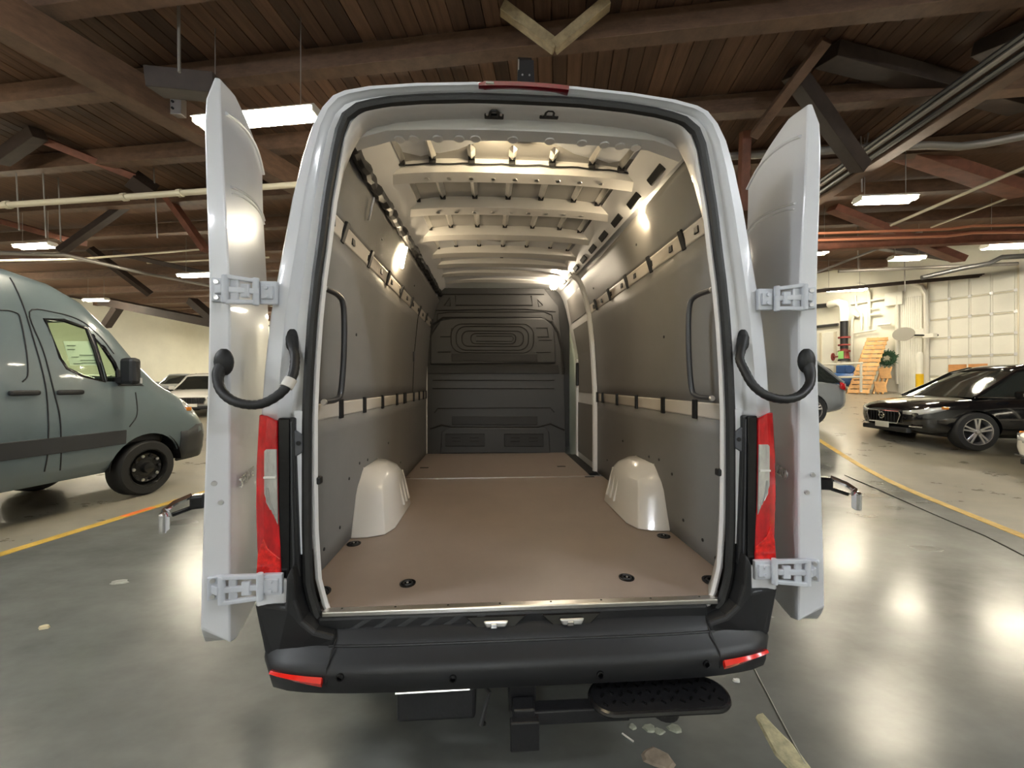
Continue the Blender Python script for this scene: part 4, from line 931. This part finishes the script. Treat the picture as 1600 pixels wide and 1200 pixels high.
# ---- bulkhead
yb = 3.30
def bk(px, py, y=yb): return vy(px, py, y)
def bprism(pts, y, d, nm, m, parent, bevel=.006):
    return MB().prism([(x, y, z) for x, z in pts], (0, d, 0)).obj(nm, m, parent, bevel=bevel)
def bp(lst): return [(bk(a, b)[0], bk(a, b)[2]) for a, b in lst]
bh = bprism(bp([(664, 710), (664, 545), (672, 470), (682, 450), (850, 450), (872, 478), (880, 560), (884, 710)]), yb, .03, 'bulkhead', bulk_grey, wv)
bprism(bp([(672, 570), (672, 525), (688, 500), (705, 497), (850, 497), (864, 510), (868, 540), (868, 568)]), yb - .03, .04, 'upper_relief', bulk_grey, bh, .02)
bprism(bp([(668, 570), (872, 570), (874, 584), (667, 584)]), yb - .015, .02, 'groove_band', bulk_band, bh)
bprism(bp([(706, 553), (840, 553), (840, 565), (706, 565)]), yb - .036, .01, 'dark_band', bulk_band, bh)
bprism(bp([(706, 650), (840, 650), (840, 664), (706, 664)]), yb - .012, .02, 'dark_band', bulk_band, bh)
def bline(lst, r_=.010, y=yb - .002, closed=False, m=bulk_dark):
    MB().tube([bk(a, b, y) for a, b in lst], r_, 6, closed=closed).obj('groove', m, bh)
bline([(664, 585), (666, 540), (676, 508), (692, 497), (845, 496), (862, 503), (872, 520), (878, 545), (880, 585)], .016, yb - .012)
def rrect(x0, y0, x1, y1, r_):
    out = []
    for cx, cy, a0 in ((x1 - r_, y0 + r_, -90), (x1 - r_, y1 - r_, 0), (x0 + r_, y1 - r_, 90), (x0 + r_, y0 + r_, 180)):
        out += [(cx + r_ * math.cos(R(a0 + 18 * i)), cy + r_ * math.sin(R(a0 + 18 * i))) for i in range(6)]
    return out
for x0, y0, x1, y1, r_ in ((705, 506, 834, 551, 17), (713, 510, 826, 547, 15), (722, 517, 818, 541, 10), (736, 521, 806, 537, 7)): bline(rrect(x0, y0, x1, y1, r_), .007, yb - .033, True)
bline([(744, 525), (800, 525), (803, 529), (800, 533), (744, 533)], .006, yb - .033, True)
for pts in ([(688, 526), (704, 526), (706, 513)], [(684, 550), (704, 550)], [(838, 512), (855, 512), (857, 526), (840, 526)], [(842, 531), (862, 531)], [(838, 550), (860, 550)]): bline(pts, .007, yb - .033)
bline([(677, 460), (850, 460)], .008); bline([(712, 462), (712, 477), (832, 477), (830, 462)], .008)
bline([(676, 485), (700, 485), (820, 483), (868, 487)], .008); bline([(683, 502), (684, 490), (700, 488), (850, 487), (862, 492), (864, 500)], .007)
bline([(694, 478), (703, 465), (704, 478)], .008, closed=True); bline([(840, 468), (848, 477), (842, 479)], .008, closed=True)
for y0 in (594, 607): bline([(676, y0), (866, y0)], .007)
bline([(679, 645), (684, 638), (860, 637), (866, 644)], .007); bline([(672, 670), (690, 664), (706, 667), (840, 667), (860, 662), (882, 672)], .012)
bprism(bp([(688, 708), (690, 674), (700, 668), (850, 668), (858, 674), (860, 708)]), yb - .02, .03, 'lower_relief', bulk_grey, bh, .02)
for x0 in (696, 788):
    v = bprism(bp([(x0, 697), (x0, 678), (x0 + 61, 678), (x0 + 61, 697)]), yb - .03, .02, 'vent', bulk_band, bh, .004)
    for i in range(2):
        for j in range(2): bline([(x0 + 10 + 28 * i, 684 + 5 * j), (x0 + 24 + 28 * i, 684 + 5 * j)], .006, yb - .035)
    bline([(x0, 697), (x0, 678), (x0 + 61, 678), (x0 + 61, 697)], .006, yb - .03, True)
MB().box((-.915, 3.27, 1.25), (.03, .03, 1.2)).obj('bulkhead_flange', white_inner, wv, bevel=.005)
MB().box((0, yb + .07, 1.7), (1.75, .02, 2.0)).obj('cab_backing', blk_plastic, wv)
# ---- sliding-door bay on the right
jp = [(.905, 2.25, .645), (.905, 2.25, 1.3), (.90, 2.27, 1.6), (.885, 2.30, 1.95), (.855, 2.33, 2.25), (.79, 2.38, 2.52), (.72, 2.44, 2.62)]
MB().tube(smooth_path(jp, 4), .034, 8).obj('door_jamb', white_inner, wv, smooth=True)
jb = MB().box((.895, 2.245, .72), (.03, .03, .10)).obj('jamb_socket', blk_plastic, wv, bevel=.004)
MB().loft([[(.955 - .0 * y, y, z) if z < 1.8 else (.955 - (z - 1.8) * .19, y, z) for z in (.60, 1.2, 1.8, 2.2, 2.6)] for y in (2.25, 3.3)], False).obj('sliding_door_inner', white_inner, wv, solid=.01)
def dpan(ya, yb_, z0, z1, nm):
    f = lambda z: .945 if z < 1.8 else .945 - (z - 1.8) * .19
    zs = [z0 + (z1 - z0) * k / 5 for k in range(6)]
    o = MB().loft([[(f(z), y, z) for z in zs] for y in (ya, yb_)], False).obj(nm, panel_grey, wv, solid=.006); return o
dpan(2.36, 3.16, .68, 1.28, 'door_lining'); dpan(2.36, 3.12, 1.40, 2.16, 'door_lining'); dpan(2.42, 3.16, 2.24, 2.52, 'door_lining')
MB().box((.935, 3.2, 1.2), (.03, .06, 1.2)).obj('door_post', white_inner, wv, bevel=.008)
MB().box((.925, 3.14, 1.62), (.03, .06, .28)).obj('door_pull', blk_plastic, wv, bevel=.01)

# ---- rear doors, open past square
AN = R(20.5)
for s in (-1, 1):
    av = Vector((s * math.sin(AN), math.cos(AN), 0)); nv = Vector((s * math.cos(AN), -math.sin(AN), 0)); p0 = Vector((s * 1.078, -.03, 0))
    def tk(z): return lerp_tab([(.5, .088), (.8, .085), (1.5, .066), (2.2, .055), (2.50, .048), (2.57, .024), (2.62, .012)], z)
    def sk(sv, z, d=0):                      # outer skin: slight barrel and a lean at the top
        lean = .03 * sstep(1.7, 2.65, z); b = .022 * math.sin(math.pi * min(1, sv / .8))
        return p0 + av * sv + nv * (lean - b + d) + Vector((0, 0, z))
    def ztop(sv): return 2.598 + .045 * min(1, sv / .15) + .015 * min(1, sv / .5)
    def zbot(sv): return .535 + .09 * max(0, 1 - sv / .07) * .3
    ns, nz = 14, 24; outer = []; inner = []
    for i in range(ns + 1):
        sv = .80 * (i / ns) ** 1.3; zs = [zbot(sv) + (ztop(sv) - zbot(sv)) * k / nz for k in range(nz + 1)]
        outer.append([sk(sv, z) for z in zs]); inner.append([sk(sv, max(z, .64 - .09 * sstep(.0, .05, sv)) if z < 1 else z, tk(z) + .012 * sstep(0, .1, sv)) for z in zs])
    rg = [o_ + i_[::-1] for o_, i_ in zip(outer, inner)]
    dr = MB().loft(rg, True, True).obj('rear_door', white_paint, wv, smooth=True, bevel=.006)
    for pts, r_ in (([(.04, 2.50), (.15, 2.545), (.3, 2.59), (.5, 2.63), (.8, 2.655)], .010), ([(.06, 2.24), (.2, 2.285), (.4, 2.335), (.6, 2.375), (.8, 2.40)], .008), ([(.07, 2.22), (.2, 2.265), (.4, 2.315), (.6, 2.355), (.8, 2.38)], .005)):
        MB().tube([sk(v.x, v.y, -.002) for v in smooth_path([(a, b, 0) for a, b in pts], 4)], r_, 8, flat=.6).obj('pressed_ridge', white_paint, dr, smooth=True)
    # seam plug screws on the edge face
    for z in (1.145, 1.075): MB().lathe([(.010, 0), (.008, .006)], sk(0, z, tk(z) * (.62 if z > 1.1 else .35)) - av * .002, -av, 10).obj('edge_screw', galv, dr, smooth=True)
    # lettering
    cu = bpy.data.curves.new('letters', 'FONT'); cu.body = 'SPRINTER' if s < 0 else '2500'; cu.size = .062; cu.extrude = .003
    cu.align_x = 'LEFT' if s < 0 else 'RIGHT'
    ob = bpy.data.objects.new('letters', cu); COL.objects.link(ob); bpy.context.view_layer.update()
    me = bpy.data.meshes.new_from_object(ob.evaluated_get(bpy.context.evaluated_depsgraph_get())); bpy.data.objects.remove(ob, do_unlink=True)
    lo = bpy.data.objects.new('lettering', me); COL.objects.link(lo); lo.parent = dr; me.materials.clear(); me.materials.append(chrome)
    o_ = sk(.06, 1.105, -.012); xa = av if s < 0 else -av
    Mx = Matrix((xa, Vector((0, 0, 1)), xa.cross(Vector((0, 0, 1))))).transposed().to_4x4(); Mx.translation = o_ ; lo.matrix_local = Mx
    # hinges
    for hz in (1.835, .775):
        pe = sk(0, hz, tk(hz) * .5) - av * .006; low = hz < 1
        bp_ = Vector((s * (.952 if not low else .925), -.012 if not low else -.035, hz))
        mb = MB(); w_ = .042 if not low else .05
        mb.box(bp_, (w_ + .02, .018, .085 if not low else .075)); mb.box(bp_ + Vector((0, -.012, 0)), (w_, .012, .05))
        k0 = bp_ + Vector((s * .035, -.02, 0)); k1 = pe + Vector((-s * .035, -.02, 0)); 
        for dz in (-.045, .045): mb.bar(k0 + Vector((0, 0, dz * .85)), k1 + Vector((0, 0, dz)), .018, .016)
        mb.bar(k0 + Vector((-s * .012, .0, 0)), k1 + Vector((s * .01, 0, 0)), .014, .022)
        mb.box(k0.lerp(k1, .35), (.03, .016, .05)); mb.box(k0.lerp(k1, .72) + Vector((0, .004, 0)), (.028, .012, .075))
        for kk in (k0, k1): mb.lathe([(.012, -.05), (.012, .05)], kk, (0, 0, 1), 10)
        mb.bar(pe + Vector((0, 0, -.042)), pe + Vector((0, 0, .042)), .045, .014, -av)
        mb.bar(k1, pe, .03, .03)
        hg = mb.obj('hinge', hinge_paint, dr, bevel=.004)
        for dz in (-.028, .028): MB().lathe([(.010, 0), (.008, .008)], pe + Vector((s * .004, -.006, dz)), -av, 8).obj('hinge_bolt', galv, hg)
        for dz in (-.016, .016): MB().lathe([(.008, 0), (.007, .006)], bp_ + Vector((0, -.018, dz)), (0, -1, 0), 8).obj('hinge_bolt', hinge_paint, hg)
    # check-strap hook on the inner face
    hk = sk(.0, 1.075 if s < 0 else 1.105, tk(1.0) + .004) + av * .05
    h_ = MB().bar(hk, hk + nv * .045, .045, .05).obj('latch_hook', blk_gloss, dr, bevel=.008)
    MB().tube([hk + nv * .04 + Vector((0, 0, .022)), hk + nv * .085 - av * .015 + Vector((0, 0, .005)), hk + nv * .105 - av * .04 + Vector((0, 0, -.012)), hk + nv * .09 - av * .065 + Vector((0, 0, -.02))], .010, 8).obj('hook_rim', chrome, h_, smooth=True)
    MB().bar(hk + nv * .04 + Vector((0, 0, -.02)), hk + nv * .09 - av * .03 + Vector((0, 0, -.032)), .014, .014).obj('hook_arm', blk_gloss, h_, bevel=.003)
    ce = hk + nv * .100 - av * .06 + Vector((0, 0, -.04)); MB().bar(ce + Vector((0, 0, .03)), ce + Vector((0, 0, -.042)), .04, .022, nv).obj('hook_tip', chrome, h_, bevel=.008)

# wiring hoses from pillar to door
for s, pts in ((-1, [(456, 528, .02), (459, 548, -.005), (461, 562, -.03), (457, 588, -.06), (440, 613, -.09), (412, 630, -.11), (385, 632, -.12), (360, 624, -.11), (344, 607, -.09), (341, 585, -.07), (350, 568, -.05)]),
               (1, [(1161, 528, .02), (1158, 548, -.01), (1156, 562, -.03), (1164, 580, -.06), (1177, 602, -.09), (1198, 618, -.11), (1225, 624, -.12), (1249, 618, -.11), (1264, 602, -.09), (1266, 585, -.07), (1260, 566, -.05)])):
    path = smooth_path([vy(*p) for p in pts], 6); n = len(path)
    rr = [.0155 + .0012 * (i % 2) for i in range(n)]
    for i in range(7): rr[i] = .015 + .008 * (1 - i / 7)
    for i in range(9): rr[-1 - i] = .016 + .008 * (1 - i / 9)
    hs = MB().tube(path, rr, 12).obj('wiring_hose', blk_rubber, wv, smooth=True)
    a, b = path[0], path[-1]
    MB().ball(a + Vector((0, .0, -.01)), .03, 10, (.8, .7, 1.7)).obj('hose_boot', blk_rubber, hs, smooth=True)
    MB().ball(b + Vector((0, .0, .005)), .033, 10, (.95, .8, 1.5)).obj('hose_boot', blk_rubber, hs, smooth=True)
    if s < 0:
        i = 20; MB().tube([path[i - 1], path[i + 2]], .021, 12).obj('hose_clip', white_clip, hs, smooth=True)

# ---- hitch receiver (van) and the clip-on step
MB().box((-.10, .12, .37), (1.3, .09, .09)).box((-.02, .02, .36), (.10, .22, .10)).obj('hitch_bar', dark_iron, wv, bevel=.008)
MB().box((-.33, -.02, .36), (.28, .16, .12)).obj('hitch_bracket', dark_iron, wv, bevel=.012)
MB().tube([(-.47, -.11, .415), (-.21, -.11, .418)], .004, 6).obj('bracket_edge', alu, wv)
MB().tube([(-.25, .1, .42), (-.20, -.03, .42), (-.14, -.08, .38), (-.17, -.12, .30), (-.16, -.06, .25)], .008, 6).obj('brake_cable', blk_rubber, wv)
SF = Fr(VAN.x, VAN.y, VAN.a)
stp = thing('hitch_step', 'black oval tread-plate step pushed into the tow hitch below the bumper', 'step', (*VAN.l2w(.0, -.1), .25), VAN.a)
c0, c1 = vz(960, 1103, .375), vz(1118, 1100, .375)
def S3(v): return (v[0], v[1] + .1, v[2] - .25)
xa_, xb_ = c0[0], c1[0]; yc = -.115; rr = .070
loop = [(xb_ + rr * math.cos(a), yc + rr * math.sin(a)) for a in [R(-90 + 12 * i) for i in range(16)]] + [(xa_ + rr * math.cos(a), yc + rr * math.sin(a)) for a in [R(90 + 12 * i) for i in range(16)]]
dk = MB().prism([S3((x, y, .350)) for x, y in loop], (0, 0, .025)).obj('tread_plate', dark_iron, stp, bevel=.003)
MB().tube([S3((x, y, .365)) for x, y in loop], .011, 8, closed=True).obj('rim_tube', mat('step_rim', (.05, .05, .052), .25, .8), stp, smooth=True)
for i in range(13):
    for j in range(3):
        x = xa_ - .03 + (xb_ - xa_ + .06) * i / 12; y = yc - .04 + .04 * j + .01 * (i % 2)
        MB().box(S3((x, y, .377)), (.018, .005, .004), Matrix.Rotation(R(45 if (i + j) % 2 else -45), 3, 'Z')).obj('tread_stud', mat('stud', (.03, .03, .03), .2, .8), dk)
MB().box(S3(((xa_ + .0) / 2, -.125, .335)), (abs(xa_) + .12, .05, .05)).obj('step_arm', dark_iron, stp, bevel=.006)
MB().box(S3((-.02, -.125, .335)), (.075, .06, .075)).obj('shank', dark_iron, stp, bevel=.005)
MB().box(S3((-.02, -.165, .30)), (.10, .03, .10)).obj('shank_plate', dark_iron, stp, bevel=.005)
MB().lathe([(.012, 0), (.012, .02)], S3((xa_ - .09, -.10, .335)), (0, -1, 0), 12).obj('bolt', galv, stp)
MB().lathe([(.05, -.04), (.05, 0)], S3(((xa_ + xb_) / 2 + .02, yc, .35)), (0, 0, 1), 20).obj('rubber_foot', blk_rubber, stp)
# roof bracket on top of the van
x, y, z = vy(822, 112, .25)
rb = thing('roof_bracket', 'black bent steel bracket standing on the white van roof behind the red brake light', 'bracket', (*VAN.l2w(x, .25), 2.68), VAN.a)
z1 = vy(822, 72, .25)[2] - 2.68; zk = vy(822, 90, .25)[2] - 2.68
rg = [[(-.036 - e, yo, zz), (.036 + e, yo, zz), (.036 + e, yo + .008, zz), (-.036 - e, yo + .008, zz)] for e, yo, zz in ((.006, .0, 0), (.004, .004, zk * .6), (0, .012, zk), (-.002, .045, zk + (z1 - zk) * .5), (-.004, .06, z1))]
MB().loft(rg, True, True).obj('plate', dark_iron, rb, bevel=.002)
MB().prism([(-.042, .002, 0), (-.036, .01, zk), (-.036, .10, 0)], (.006, 0, 0)).obj('gusset', alu, rb)
for dx in (-.016, .016): MB().lathe([(.005, 0), (.004, .004)], (dx, .008, zk * .75), (0, -1, 0), 8).obj('bolt', galv, rb)
MB().lathe([(.008, 0), (.008, .004)], (.0, .052, z1 * .88), (0, -1, -.3), 10).obj('hole', bulk_dark, rb)
MB().box((.005, -.02, zk * .18), (.022, .01, .034)).obj('camera_cover', white_clip, rb, bevel=.004)
MB().box((0, .05, -.006), (.12, .14, .012)).obj('foot_plate', dark_iron, rb, bevel=.003)

# ================================================================== PARKED CARS
def make_car(name, label, loc, rz, paint, H=1.66, W=1.90, L=4.69, style='spoke', rear_fancy=False, plate=True, emblem=False, tint=glass, group=None):
    t = thing(name, label, 'car', loc, rz, group); k = H / 1.66; w2 = W / 2; sL = L / 4.69
    st = [(-2.34, .48, .82, .66), (-2.28, .38, .92, .80), (-2.1, .30, 1.02, .90), (-1.7, .24, 1.06, .975), (-1.0, .22, 1.03, 1.0), (0, .22, 1.01, 1.0), (.8, .22, .99, 1.0), (1.2, .23, .985, .995), (1.6, .25, .955, .975), (1.9, .27, .91, .94), (2.12, .30, .85, .87), (2.26, .36, .77, .76), (2.33, .46, .68, .62)]
    rg = []
    for y, zb_, zs, f in st:
        h_ = [(0, zb_), (.80, zb_), (.94, zb_ + .06), (.985, zb_ + .18), (1.0, .56), (.985, .70), (.975, .80 if zs > .85 else zs - .06), (.93, zs - .035), (.84, zs), (.5, zs + .035), (0, zs + .05)]
        h_ = [(a * f * w2, y * sL, min(z, zs + .05) * k) for a, z in h_]
        rg.append(h_ + [(-a, b, c) for a, b, c in h_[-2:0:-1]])
    body = MB().loft(rg, True, True).obj('body', paint, t)
    cut = [MB().lathe([(.40 * k, -.42), (.40 * k, .42)], (s * w2, y * sL, .36 * k), (1, 0, 0), 28).obj('c', paint) for y in (-1.42, 1.44) for s in (-1, 1)]
    body.parent = None; sub = body.modifiers.new('sub', 'SUBSURF'); sub.levels = 1; sub.render_levels = 1
    apply_bool(body, cut); body.parent = t
    gs = [(-2.18, 1.03, .0), (-1.98, 1.36, .7), (-1.7, 1.55, .92), (-1.2, 1.63, 1), (-.3, 1.655, 1), (.2, 1.63, .99), (.55, 1.53, .93), (.95, 1.28, .6), (1.38, 1.0, 0)]
    rg = []; rf = []
    for y, zr, f in gs:
        lo, hi = .845 * w2, (.845 - .185 * max(.15, f)) * w2
        zb_ = 1.0
        h_ = [(lo, zb_), (lo - (lo - hi) * .55, zb_ + (zr - zb_) * .62), (hi, zr - .03 * (zr > 1.1)), (hi * .55, zr + .008), (0, zr + .015)]
        h_ = [(a, y * sL, z * k) for a, z in h_]; rg.append(h_ + [(-a, b, c) for a, b, c in h_[-2::-1]])
        if zr > 1.5: rf.append([(a * 1.01, b, c + .012) for a, b, c in h_[2:] + [(-a, b, c) for a, b, c in h_[-2:1:-1]]])
    MB().loft(rg, False).obj('glasshouse', tint, t, smooth=True)
    MB().loft(rf, False).obj('roof', paint, t, smooth=True, solid=.02)
    for s in (-1, 1):
        def gp(i, j): a = rg[i][j]; return (s * abs(a[0]) * 1.005, a[1], a[2] + .003)
        MB().tube([gp(8, 0), gp(7, 2), gp(6, 2), gp(5, 2), gp(3, 2), gp(2, 2), gp(1, 1), gp(0, 0)], .032, 6).obj('pillar', paint, t, smooth=True)
        MB().tube([gp(5, 0), gp(5, 2)], .03, 6).obj('pillar', paint, t); MB().tube([gp(3, 0), gp(3, 2)], .03, 6).obj('pillar', blk_gloss, t)
        MB().tube([gp(8, 0), gp(6, 0), gp(4, 0), gp(2, 0)], .012, 6).obj('belt_trim', chrome, t)
        MB().box((s * (w2 + .08), .82 * sL, 1.06 * k), (.2, .12, .14)).obj('wing_mirror', paint, t, bevel=.04)
        for y in (.35, -.75): MB().box((s * (w2 * 1.0 + .003), y, .86 * k), (.03, .2, .03)).obj('door_handle', chrome if style == 'spoke' else paint, t, bevel=.01)
        for y in (-1.42, 1.44): wheel(t, s * (w2 - .13), y * sL, .365 * k, .235, s, style if style else 'spoke')
        # lamps
        hl = MB().loft([[(s * w2 * f, y * sL, z * k) for z in (z0, (z0 + z1) / 2, z1)] for f, y, z0, z1 in ((.48, 2.325, .655, .72), (.62, 2.31, .65, .73), (.76, 2.24, .66, .76), (.875, 2.10, .70, .80), (.93, 1.92, .76, .82))], False).obj('headlight', head_lens, t, smooth=True, solid=.03)
        MB().box((s * w2 * .925, 1.93 * sL, .80 * k), (.04, .1, .05)).obj('turn_lens', amber, hl, bevel=.01)
        MB().box((s * w2 * .70, 2.255 * sL, .42 * k), (.2, .05, .03), Matrix.Rotation(s * -.5, 3, 'Z')).obj('fog_trim', chrome, t, bevel=.008)
        MB().loft([[(s * w2 * f, y * sL, z * k) for z in (z0, z1)] for f, y, z0, z1 in ((.50, -2.33, .82, .90), (.70, -2.31, .80, .92), (.83, -2.24, .82, .98), (.90, -2.10, .88, 1.02))], False).obj('tail_lamp', red_lens, t, smooth=True, solid=.03)
    gr = MB().prism([(x * w2, 2.325 * sL, z * k) for x, z in ((-.40, .70), (.40, .70), (.43, .62), (.36, .47), (-.36, .47), (-.43, .62))], (0, .03, 0)).obj('grille', blk_gloss, t, bevel=.01)
    MB().tube([(x * w2, 2.352 * sL, z * k) for x, z in ((-.42, .70), (.42, .70), (.45, .62), (.38, .455), (-.38, .455), (-.45, .62))], .012, 6, closed=True).obj('grille_frame', chrome, gr)
    for i in range(9): MB().box(((-.32 + .08 * i) * w2, 2.36 * sL, .585 * k), (.008, .01, .2)).obj('grille_bar', bulk_band, gr)
    if emblem:
        e = MB().tube([(.065 * math.cos(a), 2.376 * sL, .60 * k + .065 * math.sin(a)) for a in [6.283 * i / 20 for i in range(20)]], .012, 6, closed=True).obj('emblem', chrome, gr, smooth=True)
        MB().bar((-.05, 2.378 * sL, .55 * k), (.05, 2.378 * sL, .65 * k), .012, .022).box((0, 2.38 * sL, .60 * k), (.1, .01, .03)).bar((.045, 2.378 * sL, .645 * k), (.085, 2.378 * sL, .685 * k), .014, .016).obj('emblem_bar', chrome, e)
    MB().box((0, 2.30 * sL, .33 * k), (1.15, .10, .10)).obj('lower_intake', blk_plastic, t, bevel=.02)
    if plate: MB().box((0, 2.37 * sL, .41 * k), (.34, .02, .12)).obj('plate', wall_white, t, bevel=.004)
    MB().box((0, 0, .30 * k), (W * .8, 3.6 * sL, .14)).obj('underbody', dark_iron, t)
    return t
# black car: its left front wheel stands at about (8.7, 7.3)
g = R(4)                                     # heading: -x turned slightly away
def car_at(wx_, wy_, rz, W=1.9): # place by the ground point of the left front wheel
    lx, ly = -(W / 2 - .10), 1.44; c, s = math.cos(rz), math.sin(rz)
    return (wx_ - (lx * c - ly * s), wy_ - (lx * s + ly * c))
rz = R(90 - 8); X, Y = car_at(8.75, 7.28, rz)
make_car('parked_car', 'glossy black sport utility car with silver five-spoke wheels before the roll-up door', (X, Y, floor_z(9.5, 7.7)), rz, blk_paint, emblem=True)
make_car('parked_car', 'white car of which only the nose shows beside the black car', (10.22, 5.45, floor_z(9, 5.45)), R(90), car_white, H=1.45, W=1.8, L=4.5, plate=False)
rz = R(180 + 78); make_car('parked_car', 'silver car whose tail sticks out behind the right van door', (5.55, 9.9, floor_z(6, 9.9)), R(90 - 8), car_silver, H=1.62, plate=False)
make_car('parked_car', 'white sport utility car with dark bumper in front of the dark cars', (-12.9, 16.4, floor_z(-12.9, 16.4)), R(180 + 25), car_white, style='spoke')
make_car('parked_car', 'dark sport utility car parked between the two white cars by the cream wall', (-17.6, 22.4, floor_z(-17.6, 22.4)), R(180 + 25), blk_paint, plate=False)
make_car('parked_car', 'white car by the cream wall seen past the nose of the blue-grey van', (-20.3, 19.2, floor_z(-20.3, 19.2)), R(25), car_white, H=1.6, plate=False)
make_car('parked_car', 'grey hatchback at the cream wall behind the dark car', (-21.2, 24.8, floor_z(-21.2, 24.8)), R(205), car_silver, H=1.6, plate=False)
